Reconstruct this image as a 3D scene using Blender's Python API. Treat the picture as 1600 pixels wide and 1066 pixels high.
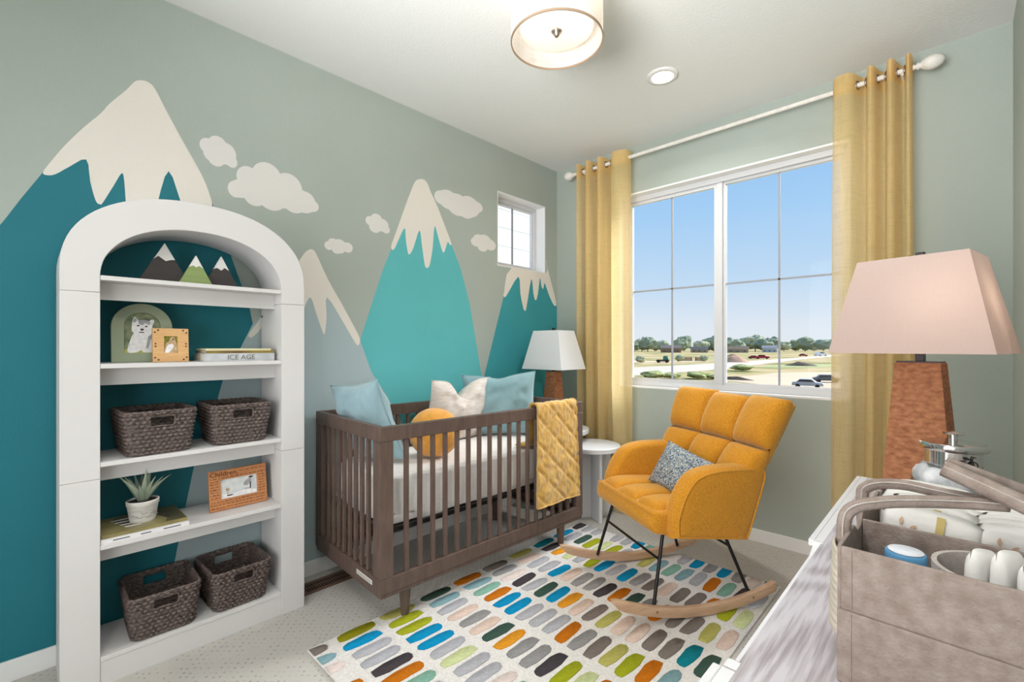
import bpy, bmesh, math, random
from mathutils import Vector, Matrix, noise
random.seed(7)
for o in list(bpy.data.objects): bpy.data.objects.remove(o)
SC = bpy.context.scene
COL = SC.collection
PI = math.pi
R_ = math.radians

def lin(r, g, b):
    def c(v):
        v /= 255.0
        return v / 12.92 if v <= 0.04045 else ((v + 0.055) / 1.055) ** 2.4
    return (c(r), c(g), c(b), 1.0)

# ------------------------------------------------------------------ camera
cd = bpy.data.cameras.new('camera'); cam = bpy.data.objects.new('camera', cd); COL.objects.link(cam)
cam.location = (2.5032, 0.0, 1.2224)
cam.rotation_euler = (PI / 2, 0, 0.7637)
cd.sensor_width = 36.0; cd.lens = 725.63 / 1600 * 36.0
cd.shift_y = 9.29 / 1600
cd.clip_start = 0.02; cd.clip_end = 5000
SC.camera = cam

# ------------------------------------------------------------------ sky
SKY = 1.0
w = bpy.data.worlds.new('sky'); SC.world = w; w.use_nodes = True
nt = w.node_tree; nt.nodes.clear()
wo = nt.nodes.new('ShaderNodeOutputWorld'); wb = nt.nodes.new('ShaderNodeBackground')
tc = nt.nodes.new('ShaderNodeTexCoord'); sx = nt.nodes.new('ShaderNodeSeparateXYZ'); rp = nt.nodes.new('ShaderNodeValToRGB')
nt.links.new(tc.outputs['Generated'], sx.inputs[0]); nt.links.new(sx.outputs['Z'], rp.inputs[0])
el = rp.color_ramp.elements
el[0].position = 0.0; el[0].color = lin(226, 232, 238)
el[1].position = 1.0; el[1].color = lin(92, 140, 205)
for p, c in ((0.04, (222, 230, 240)), (0.13, (192, 217, 241)), (0.26, (164, 204, 242)), (0.45, (138, 184, 234))):
    e = el.new(p); e.color = lin(*c)
nt.links.new(rp.outputs[0], wb.inputs[0]); wb.inputs[1].default_value = SKY
nt.links.new(wb.outputs[0], wo.inputs[0])

# ------------------------------------------------------------------ sun and large lights
sd = bpy.data.lights.new('sun', 'SUN'); sd.energy = 7.5; sd.angle = R_(45); sd.color = (0.97, 0.98, 1.0)   # hazy sun, high in front of the window
sun = bpy.data.objects.new('sun', sd); COL.objects.link(sun)
sun.rotation_euler = Vector((-0.34, -0.66, -0.62)).to_track_quat('-Z', 'Y').to_euler()

def area(name, loc, direction, sxy, power, color, spread=180):
    d = bpy.data.lights.new(name, 'AREA'); d.shape = 'RECTANGLE'; d.size, d.size_y = sxy; d.energy = power; d.color = color; d.spread = R_(spread)
    o = bpy.data.objects.new(name, d); COL.objects.link(o); o.location = loc
    o.rotation_euler = Vector(direction).to_track_quat('-Z', 'Z').to_euler(); return o
# unseen fill light added behind the camera; the wall there is closed
area('rear_fill', (1.75, -1.55, 1.35), (0, 1, 0.06), (1.7, 2.3), 26, (1.0, 0.99, 0.98), 110)
# second added fill by the right wall, for the shelves; no opening there
area('side_fill', (2.66, -0.95, 1.15), (-1.0, 0.42, 0.0), (1.0, 2.0), 20, (1.0, 0.99, 0.98), 140)
# added area light behind the camera, bouncing fill off the ceiling
area('ceiling_fill', (2.0, -0.45, 1.55), (-0.10, 0.95, 1.0), (0.9, 0.9), 36, (1.0, 0.99, 0.98), 105)

vs = SC.view_settings
vs.view_transform = 'Standard'; vs.look = 'None'; vs.exposure = 0.10; vs.gamma = 1.0; vs.use_curve_mapping = False

# ------------------------------------------------------------------ materials
def newmat(name):
    m = bpy.data.materials.new(name); m.use_nodes = True
    n = m.node_tree.nodes; l = m.node_tree.links
    return m, n, l, n['Principled BSDF']

def coords(n, l, scale=(1, 1, 1), rot=(0, 0, 0), kind='Object'):
    t = n.new('ShaderNodeTexCoord'); mp = n.new('ShaderNodeMapping')
    mp.inputs['Scale'].default_value = scale; mp.inputs['Rotation'].default_value = rot
    l.new(t.outputs[kind], mp.inputs[0]); return mp.outputs[0]

def pmat(name, rgb, rough=0.6, var=0.0, vscale=6, bump=0.0, bscale=80, metal=0.0, sheen=0.0, spec=0.4, rgb2=None,
         stretch=(1, 1, 1), detail=3.0, emit=None, estr=0.0):
    m, n, l, b = newmat(name)
    c = lin(*rgb)
    b.inputs['Base Color'].default_value = c; b.inputs['Roughness'].default_value = rough
    b.inputs['Metallic'].default_value = metal; b.inputs['Specular IOR Level'].default_value = spec
    if sheen: b.inputs['Sheen Weight'].default_value = sheen; b.inputs['Sheen Roughness'].default_value = 0.5
    vec = coords(n, l, stretch)
    if var or rgb2:
        t = n.new('ShaderNodeTexNoise'); t.inputs['Scale'].default_value = vscale; t.inputs['Detail'].default_value = detail
        l.new(vec, t.inputs['Vector'])
        r = n.new('ShaderNodeValToRGB'); l.new(t.outputs['Fac'], r.inputs[0])
        r.color_ramp.elements[0].position = 0.32; r.color_ramp.elements[1].position = 0.68
        if rgb2:
            r.color_ramp.elements[0].color = c; r.color_ramp.elements[1].color = lin(*rgb2)
        else:
            r.color_ramp.elements[0].color = tuple(min(1, x * (1 - var)) for x in c[:3]) + (1,)
            r.color_ramp.elements[1].color = tuple(min(1, x * (1 + var)) for x in c[:3]) + (1,)
        l.new(r.outputs[0], b.inputs['Base Color'])
    if bump:
        t2 = n.new('ShaderNodeTexNoise'); t2.inputs['Scale'].default_value = bscale; t2.inputs['Detail'].default_value = 2.0
        l.new(vec, t2.inputs['Vector'])
        bp = n.new('ShaderNodeBump'); bp.inputs['Strength'].default_value = bump; bp.inputs['Distance'].default_value = 0.004
        l.new(t2.outputs['Fac'], bp.inputs['Height']); l.new(bp.outputs[0], b.inputs['Normal'])
    if emit:
        b.inputs['Emission Color'].default_value = lin(*emit); b.inputs['Emission Strength'].default_value = estr
    return m

def woodmat(name, c1, c2, scale=(1.2, 18, 18), rough=0.5, rings=6.0, bump=0.08):
    m, n, l, b = newmat(name)
    vec = coords(n, l, scale)
    t = n.new('ShaderNodeTexNoise'); t.inputs['Scale'].default_value = rings; t.inputs['Detail'].default_value = 6; t.inputs['Distortion'].default_value = 1.0
    l.new(vec, t.inputs['Vector'])
    r = n.new('ShaderNodeValToRGB'); r.color_ramp.elements[0].position = 0.3; r.color_ramp.elements[1].position = 0.7
    r.color_ramp.elements[0].color = lin(*c1); r.color_ramp.elements[1].color = lin(*c2)
    l.new(t.outputs['Fac'], r.inputs[0]); l.new(r.outputs[0], b.inputs['Base Color'])
    b.inputs['Roughness'].default_value = rough; b.inputs['Specular IOR Level'].default_value = 0.35
    bp = n.new('ShaderNodeBump'); bp.inputs['Strength'].default_value = bump; bp.inputs['Distance'].default_value = 0.003
    l.new(t.outputs['Fac'], bp.inputs['Height']); l.new(bp.outputs[0], b.inputs['Normal'])
    return m

def glassmat(name, tint=(255, 255, 255), refl=0.06, rough=0.0):
    m, n, l, b = newmat(name); n.remove(b)
    out = n['Material Output']
    tr = n.new('ShaderNodeBsdfTransparent'); tr.inputs[0].default_value = lin(*tint)
    gl = n.new('ShaderNodeBsdfGlossy'); gl.inputs['Roughness'].default_value = rough
    fr = n.new('ShaderNodeFresnel'); fr.inputs['IOR'].default_value = 1.45
    ml = n.new('ShaderNodeMath'); ml.operation = 'MULTIPLY'; ml.inputs[1].default_value = refl / 0.04
    l.new(fr.outputs[0], ml.inputs[0])
    mx = n.new('ShaderNodeMixShader'); l.new(ml.outputs[0], mx.inputs[0]); l.new(tr.outputs[0], mx.inputs[1]); l.new(gl.outputs[0], mx.inputs[2])
    l.new(mx.outputs[0], out.inputs[0]); return m

def clothlight(name, rgb, transl=0.5, transp=0.0, weave=0.0, wscale=300, rough=0.9, trgb=None):
    """thin cloth: diffuse + translucent, optionally sheer between its threads"""
    m, n, l, b = newmat(name); n.remove(b); out = n['Material Output']
    c = lin(*rgb)
    df = n.new('ShaderNodeBsdfDiffuse'); df.inputs[0].default_value = c
    tl = n.new('ShaderNodeBsdfTranslucent'); tl.inputs[0].default_value = lin(*(trgb or rgb))
    m1 = n.new('ShaderNodeMixShader'); m1.inputs[0].default_value = transl
    l.new(df.outputs[0], m1.inputs[1]); l.new(tl.outputs[0], m1.inputs[2]); last = m1
    if weave:
        v1 = coords(n, l, (1, 1, 0.06)); v2 = coords(n, l, (0.06, 0.06, 1))
        t1 = n.new('ShaderNodeTexNoise'); t1.inputs['Scale'].default_value = wscale; l.new(v1, t1.inputs['Vector'])
        t2 = n.new('ShaderNodeTexNoise'); t2.inputs['Scale'].default_value = wscale; l.new(v2, t2.inputs['Vector'])
        ad = n.new('ShaderNodeMath'); ad.operation = 'ADD'; l.new(t1.outputs['Fac'], ad.inputs[0]); l.new(t2.outputs['Fac'], ad.inputs[1])
        r = n.new('ShaderNodeValToRGB'); l.new(ad.outputs[0], r.inputs[0])
        r.color_ramp.elements[0].position = 0.75; r.color_ramp.elements[1].position = 1.2
        r.color_ramp.elements[0].color = tuple(x * (1 - weave) for x in c[:3]) + (1,)
        r.color_ramp.elements[1].color = tuple(min(1, x * (1 + weave * .4)) for x in c[:3]) + (1,)
        l.new(r.outputs[0], df.inputs[0])
    if transp:
        tr = n.new('ShaderNodeBsdfTransparent'); m2 = n.new('ShaderNodeMixShader'); m2.inputs[0].default_value = transp
        l.new(last.outputs[0], m2.inputs[1]); l.new(tr.outputs[0], m2.inputs[2]); last = m2
    l.new(last.outputs[0], out.inputs[0]); return m

M = {}
# ------------------------------------------------------------------ mesh helpers
class MB:
    def __init__(s): s.v = []; s.f = []
    def add(s, v, f):
        o = len(s.v); s.v += [tuple(p) for p in v]; s.f += [tuple(i + o for i in q) for q in f]; return s
    def box(s, x0, x1, y0, y1, z0, z1):
        return s.add([(x0, y0, z0), (x1, y0, z0), (x1, y1, z0), (x0, y1, z0), (x0, y0, z1), (x1, y0, z1), (x1, y1, z1), (x0, y1, z1)],
                     [(0, 3, 2, 1), (4, 5, 6, 7), (0, 1, 5, 4), (1, 2, 6, 5), (2, 3, 7, 6), (3, 0, 4, 7)])
    def frus(s, c0, h0, c1, h1):
        """tapered block: bottom centre/half sizes, top centre/half sizes"""
        v = []
        for c, h in ((c0, h0), (c1, h1)):
            v += [(c[0] - h[0], c[1] - h[1], c[2]), (c[0] + h[0], c[1] - h[1], c[2]), (c[0] + h[0], c[1] + h[1], c[2]), (c[0] - h[0], c[1] + h[1], c[2])]
        return s.add(v, [(0, 3, 2, 1), (4, 5, 6, 7), (0, 1, 5, 4), (1, 2, 6, 5), (2, 3, 7, 6), (3, 0, 4, 7)])
    def prism(s, poly, fn, a, b):
        """poly: 2-D outline; fn(p, depth) -> 3-D point"""
        k = len(poly)
        v = [fn(p, a) for p in poly] + [fn(p, b) for p in poly]
        f = [tuple(range(k))[::-1], tuple(range(k, 2 * k))] + [(i, (i + 1) % k, k + (i + 1) % k, k + i) for i in range(k)]
        return s.add(v, f)
    def rounded(s, poly, fn, a, b, r, seg=4, fan=0, dome=0.0, cent=0.0):
        """like prism with rounded rims (outline inset by r at both ends)"""
        k = len(poly); nrm = []
        ar = sum(poly[i][0] * poly[(i + 1) % k][1] - poly[(i + 1) % k][0] * poly[i][1] for i in range(k))
        sg = 1 if ar > 0 else -1
        for i in range(k):
            p, q, t = poly[i - 1], poly[i], poly[(i + 1) % k]
            d = Vector((t[0] - p[0], t[1] - p[1])); d.normalize(); nrm.append((-d.y * sg, d.x * sg))
        rings = []
        for j in range(seg + 1):
            th = PI / 2 * j / seg; rings.append((a + r * (1 - math.sin(th)), r * (1 - math.cos(th))))
        rings = [(a + r * (1 - math.cos(PI / 2 * j / seg)), r * (1 - math.sin(PI / 2 * j / seg))) for j in range(seg + 1)]
        rings += [(b - r * (1 - math.cos(PI / 2 * (seg - j) / seg)), r * (1 - math.sin(PI / 2 * (seg - j) / seg))) for j in range(seg + 1)]
        v = []; f = []
        if cent:
            c0x = sum(p[0] for p in poly) / k; c0y = sum(p[1] for p in poly) / k
            nrm = [((c0x - p[0]) / cent, (c0y - p[1]) / cent) for p in poly]
        for d, ins in rings: v += [fn((poly[i][0] + nrm[i][0] * ins, poly[i][1] + nrm[i][1] * ins), d) for i in range(k)]
        nr = len(rings)
        for j in range(nr - 1):
            f += [(j * k + i, j * k + (i + 1) % k, (j + 1) * k + (i + 1) % k, (j + 1) * k + i) for i in range(k)]
        for base, d, rev in ((0, a, True), ((nr - 1) * k, b, False)):
            if not fan: f.append(tuple(range(base, base + k))[::-1] if rev else tuple(range(base, base + k))); continue
            cx = sum(p[0] for p in poly) / k; cy = sum(p[1] for p in poly) / k; c0 = len(v)
            for j in range(1, fan):       # rings shrinking to the middle, gently domed
                q = 1 - j / fan
                for i in range(k):
                    px = poly[i][0] + nrm[i][0] * r; py = poly[i][1] + nrm[i][1] * r
                    v.append(fn((cx + (px - cx) * q, cy + (py - cy) * q), d + (dome * (1 - q * q)) * (-1 if rev else 1)))
            v.append(fn((cx, cy), d + dome * (-1 if rev else 1))); last = base
            for j in range(1, fan):
                nb_ = c0 + (j - 1) * k
                f += [(last + i, last + (i + 1) % k, nb_ + (i + 1) % k, nb_ + i) for i in range(k)]; last = nb_
            f += [(last + i, last + (i + 1) % k, len(v) - 1) for i in range(k)]
        return s.add(v, f)
    def lathe(s, prof, n=24, c=(0, 0, 0), axis='Z'):
        v = []; f = []
        for r, z in prof:
            for i in range(n):
                a = 2 * PI * i / n; x, y = r * math.cos(a), r * math.sin(a)
                p = (x, y, z) if axis == 'Z' else ((z, x, y) if axis == 'X' else (x, z, y))
                v.append((p[0] + c[0], p[1] + c[1], p[2] + c[2]))
        for j in range(len(prof) - 1):
            f += [(j * n + i, j * n + (i + 1) % n, (j + 1) * n + (i + 1) % n, (j + 1) * n + i) for i in range(n)]
        if prof[0] == prof[-1]: return s.add(v, f)
        if prof[0][0] > 1e-5: f.append(tuple(range(n))[::-1])
        if prof[-1][0] > 1e-5: f.append(tuple(range((len(prof) - 1) * n, len(prof) * n)))
        return s.add(v, f)
    def tube(s, path, r, n=8, closed=False, squash=1.0):
        P = [Vector(p) for p in path]; k = len(P); v = []; f = []
        t0 = (P[1] - P[0]).normalized(); up = Vector((0, 0, 1)) if abs(t0.z) < 0.9 else Vector((1, 0, 0))
        u = t0.cross(up).normalized(); prev = t0
        for i in range(k):
            if closed: t = (P[(i + 1) % k] - P[i - 1]).normalized()
            else: t = (P[min(i + 1, k - 1)] - P[max(i - 1, 0)]).normalized()
            q = prev.rotation_difference(t); u = (q @ u); u = (u - t * u.dot(t)).normalized(); prev = t
            wv = t.cross(u); rr = r[i] if isinstance(r, (list, tuple)) else r
            for j in range(n):
                a = 2 * PI * j / n; v.append(P[i] + u * (rr * math.cos(a)) + wv * (rr * squash * math.sin(a)))
        m = k if closed else k - 1
        for i in range(m):
            i2 = (i + 1) % k
            f += [(i * n + j, i * n + (j + 1) % n, i2 * n + (j + 1) % n, i2 * n + j) for j in range(n)]
        if not closed: f += [tuple(range(n))[::-1], tuple(range((k - 1) * n, k * n))]
        return s.add(v, f)
    def grid(s, fn, nu, nv, cu=False, cv=False):
        v = [fn(i / (nu if cu else nu - 1), j / (nv if cv else nv - 1)) for i in range(nu) for j in range(nv)]
        f = []
        for i in range(nu if cu else nu - 1):
            for j in range(nv if cv else nv - 1):
                i2, j2 = (i + 1) % nu, (j + 1) % nv
                f.append((i * nv + j, i2 * nv + j, i2 * nv + j2, i * nv + j2))
        return s.add(v, f)
    def move(s, d): s.v = [(p[0] + d[0], p[1] + d[1], p[2] + d[2]) for p in s.v]; return s
    def xf(s, m): s.v = [tuple(m @ Vector(p)) for p in s.v]; return s
    def build(s, name, mat, parent=None, smooth=False, bevel=0.0, seg=2, solid=0.0, sub=0, angle=None, weld=False):
        me = bpy.data.meshes.new(name); me.from_pydata(s.v, [], s.f)
        if weld or bevel:
            bm = bmesh.new(); bm.from_mesh(me); bmesh.ops.remove_doubles(bm, verts=bm.verts, dist=1e-5)
            bmesh.ops.recalc_face_normals(bm, faces=bm.faces); bm.to_mesh(me); bm.free()
        else:
            bm = bmesh.new(); bm.from_mesh(me); bmesh.ops.recalc_face_normals(bm, faces=bm.faces); bm.to_mesh(me); bm.free()
        me.materials.append(M[mat] if isinstance(mat, str) else mat)
        if smooth:
            me.polygons.foreach_set('use_smooth', [True] * len(me.polygons))
            if angle: me.set_sharp_from_angle(angle=R_(angle))
        o = bpy.data.objects.new(name, me); COL.objects.link(o)
        if parent: o.parent = parent
        if solid:
            md = o.modifiers.new('solid', 'SOLIDIFY'); md.thickness = solid; md.offset = 0
        if sub:
            md = o.modifiers.new('sub', 'SUBSURF'); md.levels = sub; md.render_levels = sub
        if bevel:
            md = o.modifiers.new('bevel', 'BEVEL'); md.width = bevel; md.segments = seg; md.limit_method = 'ANGLE'; md.angle_limit = R_(35)
        return o

def smoothpoly(pts, n=4, closed=True):
    """Catmull-Rom through the points"""
    k = len(pts); out = []
    for i in range(k if closed else k - 1):
        g = lambda j: pts[j % k] if closed else pts[max(0, min(k - 1, j))]
        p0, p1, p2, p3 = g(i - 1), g(i), g(i + 1), g(i + 2)
        for q in range(n):
            t = q / n
            out.append(tuple(0.5 * ((2 * b) + (c - a) * t + (2 * a - 5 * b + 4 * c - d) * t * t + (-a + 3 * b - 3 * c + d) * t ** 3)
                             for a, b, c, d in zip(p0, p1, p2, p3)))
    if not closed: out.append(tuple(pts[-1]))
    return out

def tag(o, label=None, cat=None, group=None, kind=None):
    if label: o['label'] = label
    if cat: o['category'] = cat
    if group: o['group'] = group
    if kind: o['kind'] = kind
    return o
def thing(name, label, cat, loc=(0, 0, 0), rz=0.0, group=None, rot=None):
    o = bpy.data.objects.new(name, None); COL.objects.link(o); o.location = loc
    o.rotation_euler = rot if rot else (0, 0, rz); o.empty_display_size = 0.05
    return tag(o, label, cat, group)
def struct(o): o['kind'] = 'structure'; return o
def copytree(src, parent=None):
    c = src.copy(); COL.objects.link(c)
    if parent: c.parent = parent
    for ch in list(src.children): copytree(ch, c)
    return c
def shared(name, me, parent, loc=(0, 0, 0), rot=(0, 0, 0), mat=None, scale=None):
    o = bpy.data.objects.new(name, me); COL.objects.link(o); o.parent = parent; o.location = loc; o.rotation_euler = rot
    if scale: o.scale = scale
    if mat:
        o.material_slots[0].link = 'OBJECT'; o.material_slots[0].material = M[mat] if isinstance(mat, str) else mat
    return o
def textobj(name, body, size, mat, parent, loc, rot, extrude=0.0004, align='LEFT', xs=1.0):
    cu = bpy.data.curves.new(name, 'FONT'); cu.body = body; cu.size = size; cu.extrude = extrude; cu.align_x = align; cu.resolution_u = 3
    t = bpy.data.objects.new(name, cu); COL.objects.link(t)
    me = bpy.data.meshes.new_from_object(t.evaluated_get(bpy.context.evaluated_depsgraph_get()))
    bpy.data.objects.remove(t); me.materials.clear(); me.materials.append(M[mat])
    o = bpy.data.objects.new(name, me); COL.objects.link(o); o.parent = parent; o.location = loc; o.rotation_euler = rot; o.scale = (xs, 1, 1)
    return o
# ================================================================== the room
YB, XR, ZC, YF = 3.177, 2.693, 2.74, -1.65
WALL = (167, 176, 169)
M['wall'] = pmat('sage wall paint', WALL, 0.75, bump=0.35, bscale=150, var=0.02, vscale=2)
M['ceiling'] = pmat('white ceiling paint', (226, 227, 226), 0.85, bump=0.3, bscale=120)
M['white'] = pmat('white trim paint', (232, 232, 232), 0.45)
M['vinyl'] = pmat('white vinyl', (212, 213, 216), 0.35)
M['teal_dark'] = pmat('mural deep teal paint', (20, 112, 126), 0.6, bump=0.35, bscale=150, var=0.03, vscale=3)
M['teal_mid'] = pmat('mural turquoise paint', (92, 182, 186), 0.7, bump=0.35, bscale=150, var=0.03, vscale=3)
M['teal_right'] = pmat('mural blue teal paint', (56, 150, 160), 0.7, bump=0.35, bscale=150, var=0.03, vscale=3)
M['mist'] = pmat('mural pale grey blue paint', (168, 184, 188), 0.75, bump=0.35, bscale=150)
M['snow'] = pmat('mural snow white paint', (226, 220, 212), 0.75, bump=0.35, bscale=150)
M['cloud'] = pmat('mural cloud white paint', (220, 217, 214), 0.75, bump=0.35, bscale=150)
M['muntin'] = pmat('grey muntin bar', (150, 154, 162), .5)
M['pane'] = glassmat('window glass', (252, 253, 253), 0.004)

# carpet: cut-and-loop pile with a lattice of small dark pits
m, n, l, b = newmat('carpet pile'); M['carpet'] = m
vec = coords(n, l, (1, 1, 1), (0, 0, R_(45)))
vo = n.new('ShaderNodeTexVoronoi'); vo.inputs['Scale'].default_value = 40; vo.inputs['Randomness'].default_value = 0.25; l.new(vec, vo.inputs['Vector'])
r = n.new('ShaderNodeValToRGB'); l.new(vo.outputs['Distance'], r.inputs[0])
r.color_ramp.elements[0].position = 0.10; r.color_ramp.elements[0].color = lin(168, 163, 158)
r.color_ramp.elements[1].position = 0.24; r.color_ramp.elements[1].color = lin(206, 202, 196)
nz = n.new('ShaderNodeTexNoise'); nz.inputs['Scale'].default_value = 260; nz.inputs['Detail'].default_value = 2; l.new(vec, nz.inputs['Vector'])
mx = n.new('ShaderNodeMixRGB'); mx.blend_type = 'MULTIPLY'; mx.inputs[0].default_value = 0.35
l.new(r.outputs[0], mx.inputs[1]); l.new(nz.outputs['Color'], mx.inputs[2])
nz2 = n.new('ShaderNodeTexNoise'); nz2.inputs['Scale'].default_value = 260; l.new(vec, nz2.inputs['Vector'])
rr = n.new('ShaderNodeValToRGB'); l.new(nz2.outputs['Fac'], rr.inputs[0]); rr.color_ramp.elements[0].color = (.72, .72, .72, 1); rr.color_ramp.elements[1].color = (1, 1, 1, 1)
l.new(rr.outputs[0], mx.inputs[2]); mx.inputs[0].default_value = 1.0
l.new(mx.outputs[0], b.inputs['Base Color']); b.inputs['Roughness'].default_value = 0.95; b.inputs['Specular IOR Level'].default_value = 0.1
bp = n.new('ShaderNodeBump'); bp.inputs['Strength'].default_value = 0.5; bp.inputs['Distance'].default_value = 0.004
l.new(r.outputs[0], bp.inputs['Height']); l.new(bp.outputs[0], b.inputs['Normal'])

struct(MB().box(-0.14, XR + .12, YF - .12, YB + .14, -0.12, 0).build('floor', 'carpet'))
struct(MB().box(-0.14, XR + .12, YF - .12, YB + .14, ZC, ZC + .15).build('ceiling', 'ceiling'))
SY0, SY1, SZ0, SZ1 = 2.454, 3.02, 1.838, 2.403            # small side window opening
wl = struct(MB().box(-.14, 0, YF, SY0, 0, ZC).box(-.14, 0, SY1, YB + .14, 0, ZC).box(-.14, 0, SY0, SY1, 0, SZ0)
            .box(-.14, 0, SY0, SY1, SZ1, ZC).build('wall_left', 'wall'))
WX0, WX1, WZ0, WZ1 = 0.61, 2.075, 0.916, 2.388            # main window opening
struct(MB().box(0, WX0, YB, YB + .14, 0, ZC).box(WX1, XR + .12, YB, YB + .14, 0, ZC).box(WX0, WX1, YB, YB + .14, 0, WZ0)
       .box(WX0, WX1, YB, YB + .14, WZ1, ZC).build('wall_back', 'wall'))
struct(MB().box(XR, XR + .12, YF, YB, 0, ZC).build('wall_right', 'wall'))
struct(MB().box(-.14, XR + .12, YF - .12, YF, 0, ZC).build('wall_front', 'wall'))
BBH = 0.078
struct(MB().box(0, .013, YF, YB, 0, BBH).build('baseboard_left', 'white', bevel=.003))
struct(MB().box(.013, XR, YB - .013, YB, 0, BBH).build('baseboard_back', 'white', bevel=.003))
struct(MB().box(XR - .013, XR, YF, YB - .013, 0, BBH).build('baseboard_right', 'white', bevel=.003))

# ---- mural painted on the left wall (thin coats of paint)
def coat(name, poly, mat, t, label=None):
    o = MB().prism(poly, lambda p, d: (d, p[0], p[1]), 0.0, t).build(name, mat, wl)
    if label: o['label'] = label
    return o
S1 = [(0.042, 1.886), (0.053, 1.877), (0.076, 1.887), (0.114, 1.926), (0.163, 1.969), (0.175, 1.884), (0.191, 1.812), (0.204, 1.8), (0.213, 1.809), (0.246, 1.885), (0.272, 1.944), (0.28, 1.911), (0.286, 1.799), (0.29, 1.683), (0.373, 1.697), (0.392, 1.849), (0.431, 1.996), (0.476, 1.868), (0.517, 1.78), (0.568, 1.868), (0.588, 1.873), (0.596, 1.88), (0.588, 1.922), (0.555, 2.011), (0.475, 2.158), (0.421, 2.261), (0.381, 2.341), (0.356, 2.358), (0.334, 2.355), (0.313, 2.34), (0.286, 2.294), (0.233, 2.217), (0.207, 2.169), (0.157, 2.096), (0.103, 2.008), (0.068, 1.941)]
S2 = [(1.053, 1.747), (1.07, 1.742), (1.088, 1.715), (1.148, 1.593), (1.229, 1.461), (1.327, 1.292), (1.336, 1.252), (1.327, 1.234), (1.309, 1.244), (1.241, 1.352), (1.142, 1.497), (1.139, 1.384), (1.129, 1.298), (1.117, 1.306), (1.082, 1.404), (1.053, 1.486), (1.022, 1.441), (0.974, 1.297), (0.942, 1.213), (0.904, 1.46), (0.858, 1.431), (0.807, 1.317), (0.766, 1.271), (0.752, 1.273), (0.753, 1.289), (0.807, 1.373), (0.904, 1.558), (0.985, 1.667), (1.024, 1.727)]
S3 = [(1.754, 2.306), (1.721, 2.285), (1.689, 2.219), (1.641, 2.099), (1.586, 1.953), (1.545, 1.846), (1.551, 1.821), (1.571, 1.837), (1.637, 1.969), (1.648, 1.897), (1.664, 1.817), (1.68, 1.813), (1.705, 1.858), (1.751, 1.976), (1.771, 1.875), (1.792, 1.758), (1.81, 1.74), (1.831, 1.763), (1.854, 1.874), (1.871, 2.027), (1.902, 1.953), (1.938, 1.865), (1.956, 1.875), (1.98, 1.937), (1.999, 1.922), (2.01, 1.938), (1.938, 2.076), (1.893, 2.161), (1.84, 2.242), (1.814, 2.292), (1.788, 2.31)]
S4 = [(2.61, 1.838), (2.528, 1.646), (2.523, 1.612), (2.552, 1.618), (2.686, 1.779), (2.711, 1.644), (2.744, 1.535), (2.762, 1.515), (2.78, 1.537), (2.841, 1.778), (2.868, 1.657), (2.895, 1.606), (2.922, 1.662), (2.95, 1.799), (2.969, 1.729), (2.992, 1.709), (3.011, 1.76), (3.063, 1.673), (3.121, 1.595), (3.154, 1.576), (3.166, 1.607), (3.092, 1.786), (3.06, 1.86), (3.021, 1.96), (3.021, 1.838)]
B = BBH - .004
coat('painted_mountain', [(0.35, 2.33), (0.042, 1.886), (-0.015, 1.773), (-0.052, 1.695), (-0.10, 1.60), (-.24, 1.25), (-.45, .6), (-.62, B), (.95, B), (.9, .6), (0.783, 1.261), (0.753, 1.418), (0.679, 1.641), (0.587, 1.921)], 'teal_dark', .0006, 'deep teal painted mountain')
coat('painted_mountain', [(1.77, 2.25), (1.547, 1.828), (1.488, 1.693), (1.34, 1.268), (1.1, B), (2.46, B), (2.39, .55), (2.29, 1.028), (2.18, 1.524), (2.097, 1.767), (2.012, 1.928)], 'teal_mid', .0006, 'turquoise painted mountain')
coat('painted_mountain', [(2.61, 1.836), (2.529, 1.631), (2.325, 1.026), (2.24, .7), (2.1, B), (YB, B), (YB, 1.60), (3.02, 1.836)], 'teal_right', .0005, 'blue teal painted mountain')
coat('painted_mountain', [(1.053, 1.70), (0.904, 1.53), (0.766, 1.33), (0.714, 1.217), (0.642, 1.075), (0.618, 0.98), (0.529, 0.703), (0.491, 0.496), (0.455, 0.286), (.42, B), (2.02, B), (1.78, .50), (1.64, .72), (1.516, 0.92), (1.409, 1.076), (1.34, 1.255), (1.2, 1.5)], 'mist', .0009, 'pale grey blue painted mountain')
for s_ in (S1, S2, S3, S4): coat('painted_snowcap', smoothpoly(s_, 3), 'snow', .0013, 'white painted snowcap')
def cloudpoly(cs):
    cy = sum(c[0] for c in cs) / len(cs); cz = sum(c[1] for c in cs) / len(cs); out = []
    for k in range(110):
        a = 2 * PI * k / 110; dy, dz = math.cos(a), math.sin(a); best = 0
        for (y, z, ry, rz) in cs:
            A = (dy / ry) ** 2 + (dz / rz) ** 2; oy, oz = cy - y, cz - z
            Bq = 2 * (dy * oy / ry ** 2 + dz * oz / rz ** 2); Cq = (oy / ry) ** 2 + (oz / rz) ** 2 - 1
            D = Bq * Bq - 4 * A * Cq
            if D > 0: best = max(best, (-Bq + math.sqrt(D)) / (2 * A))
        out.append((cy + best * dy, cz + best * dz))
    return out
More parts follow.
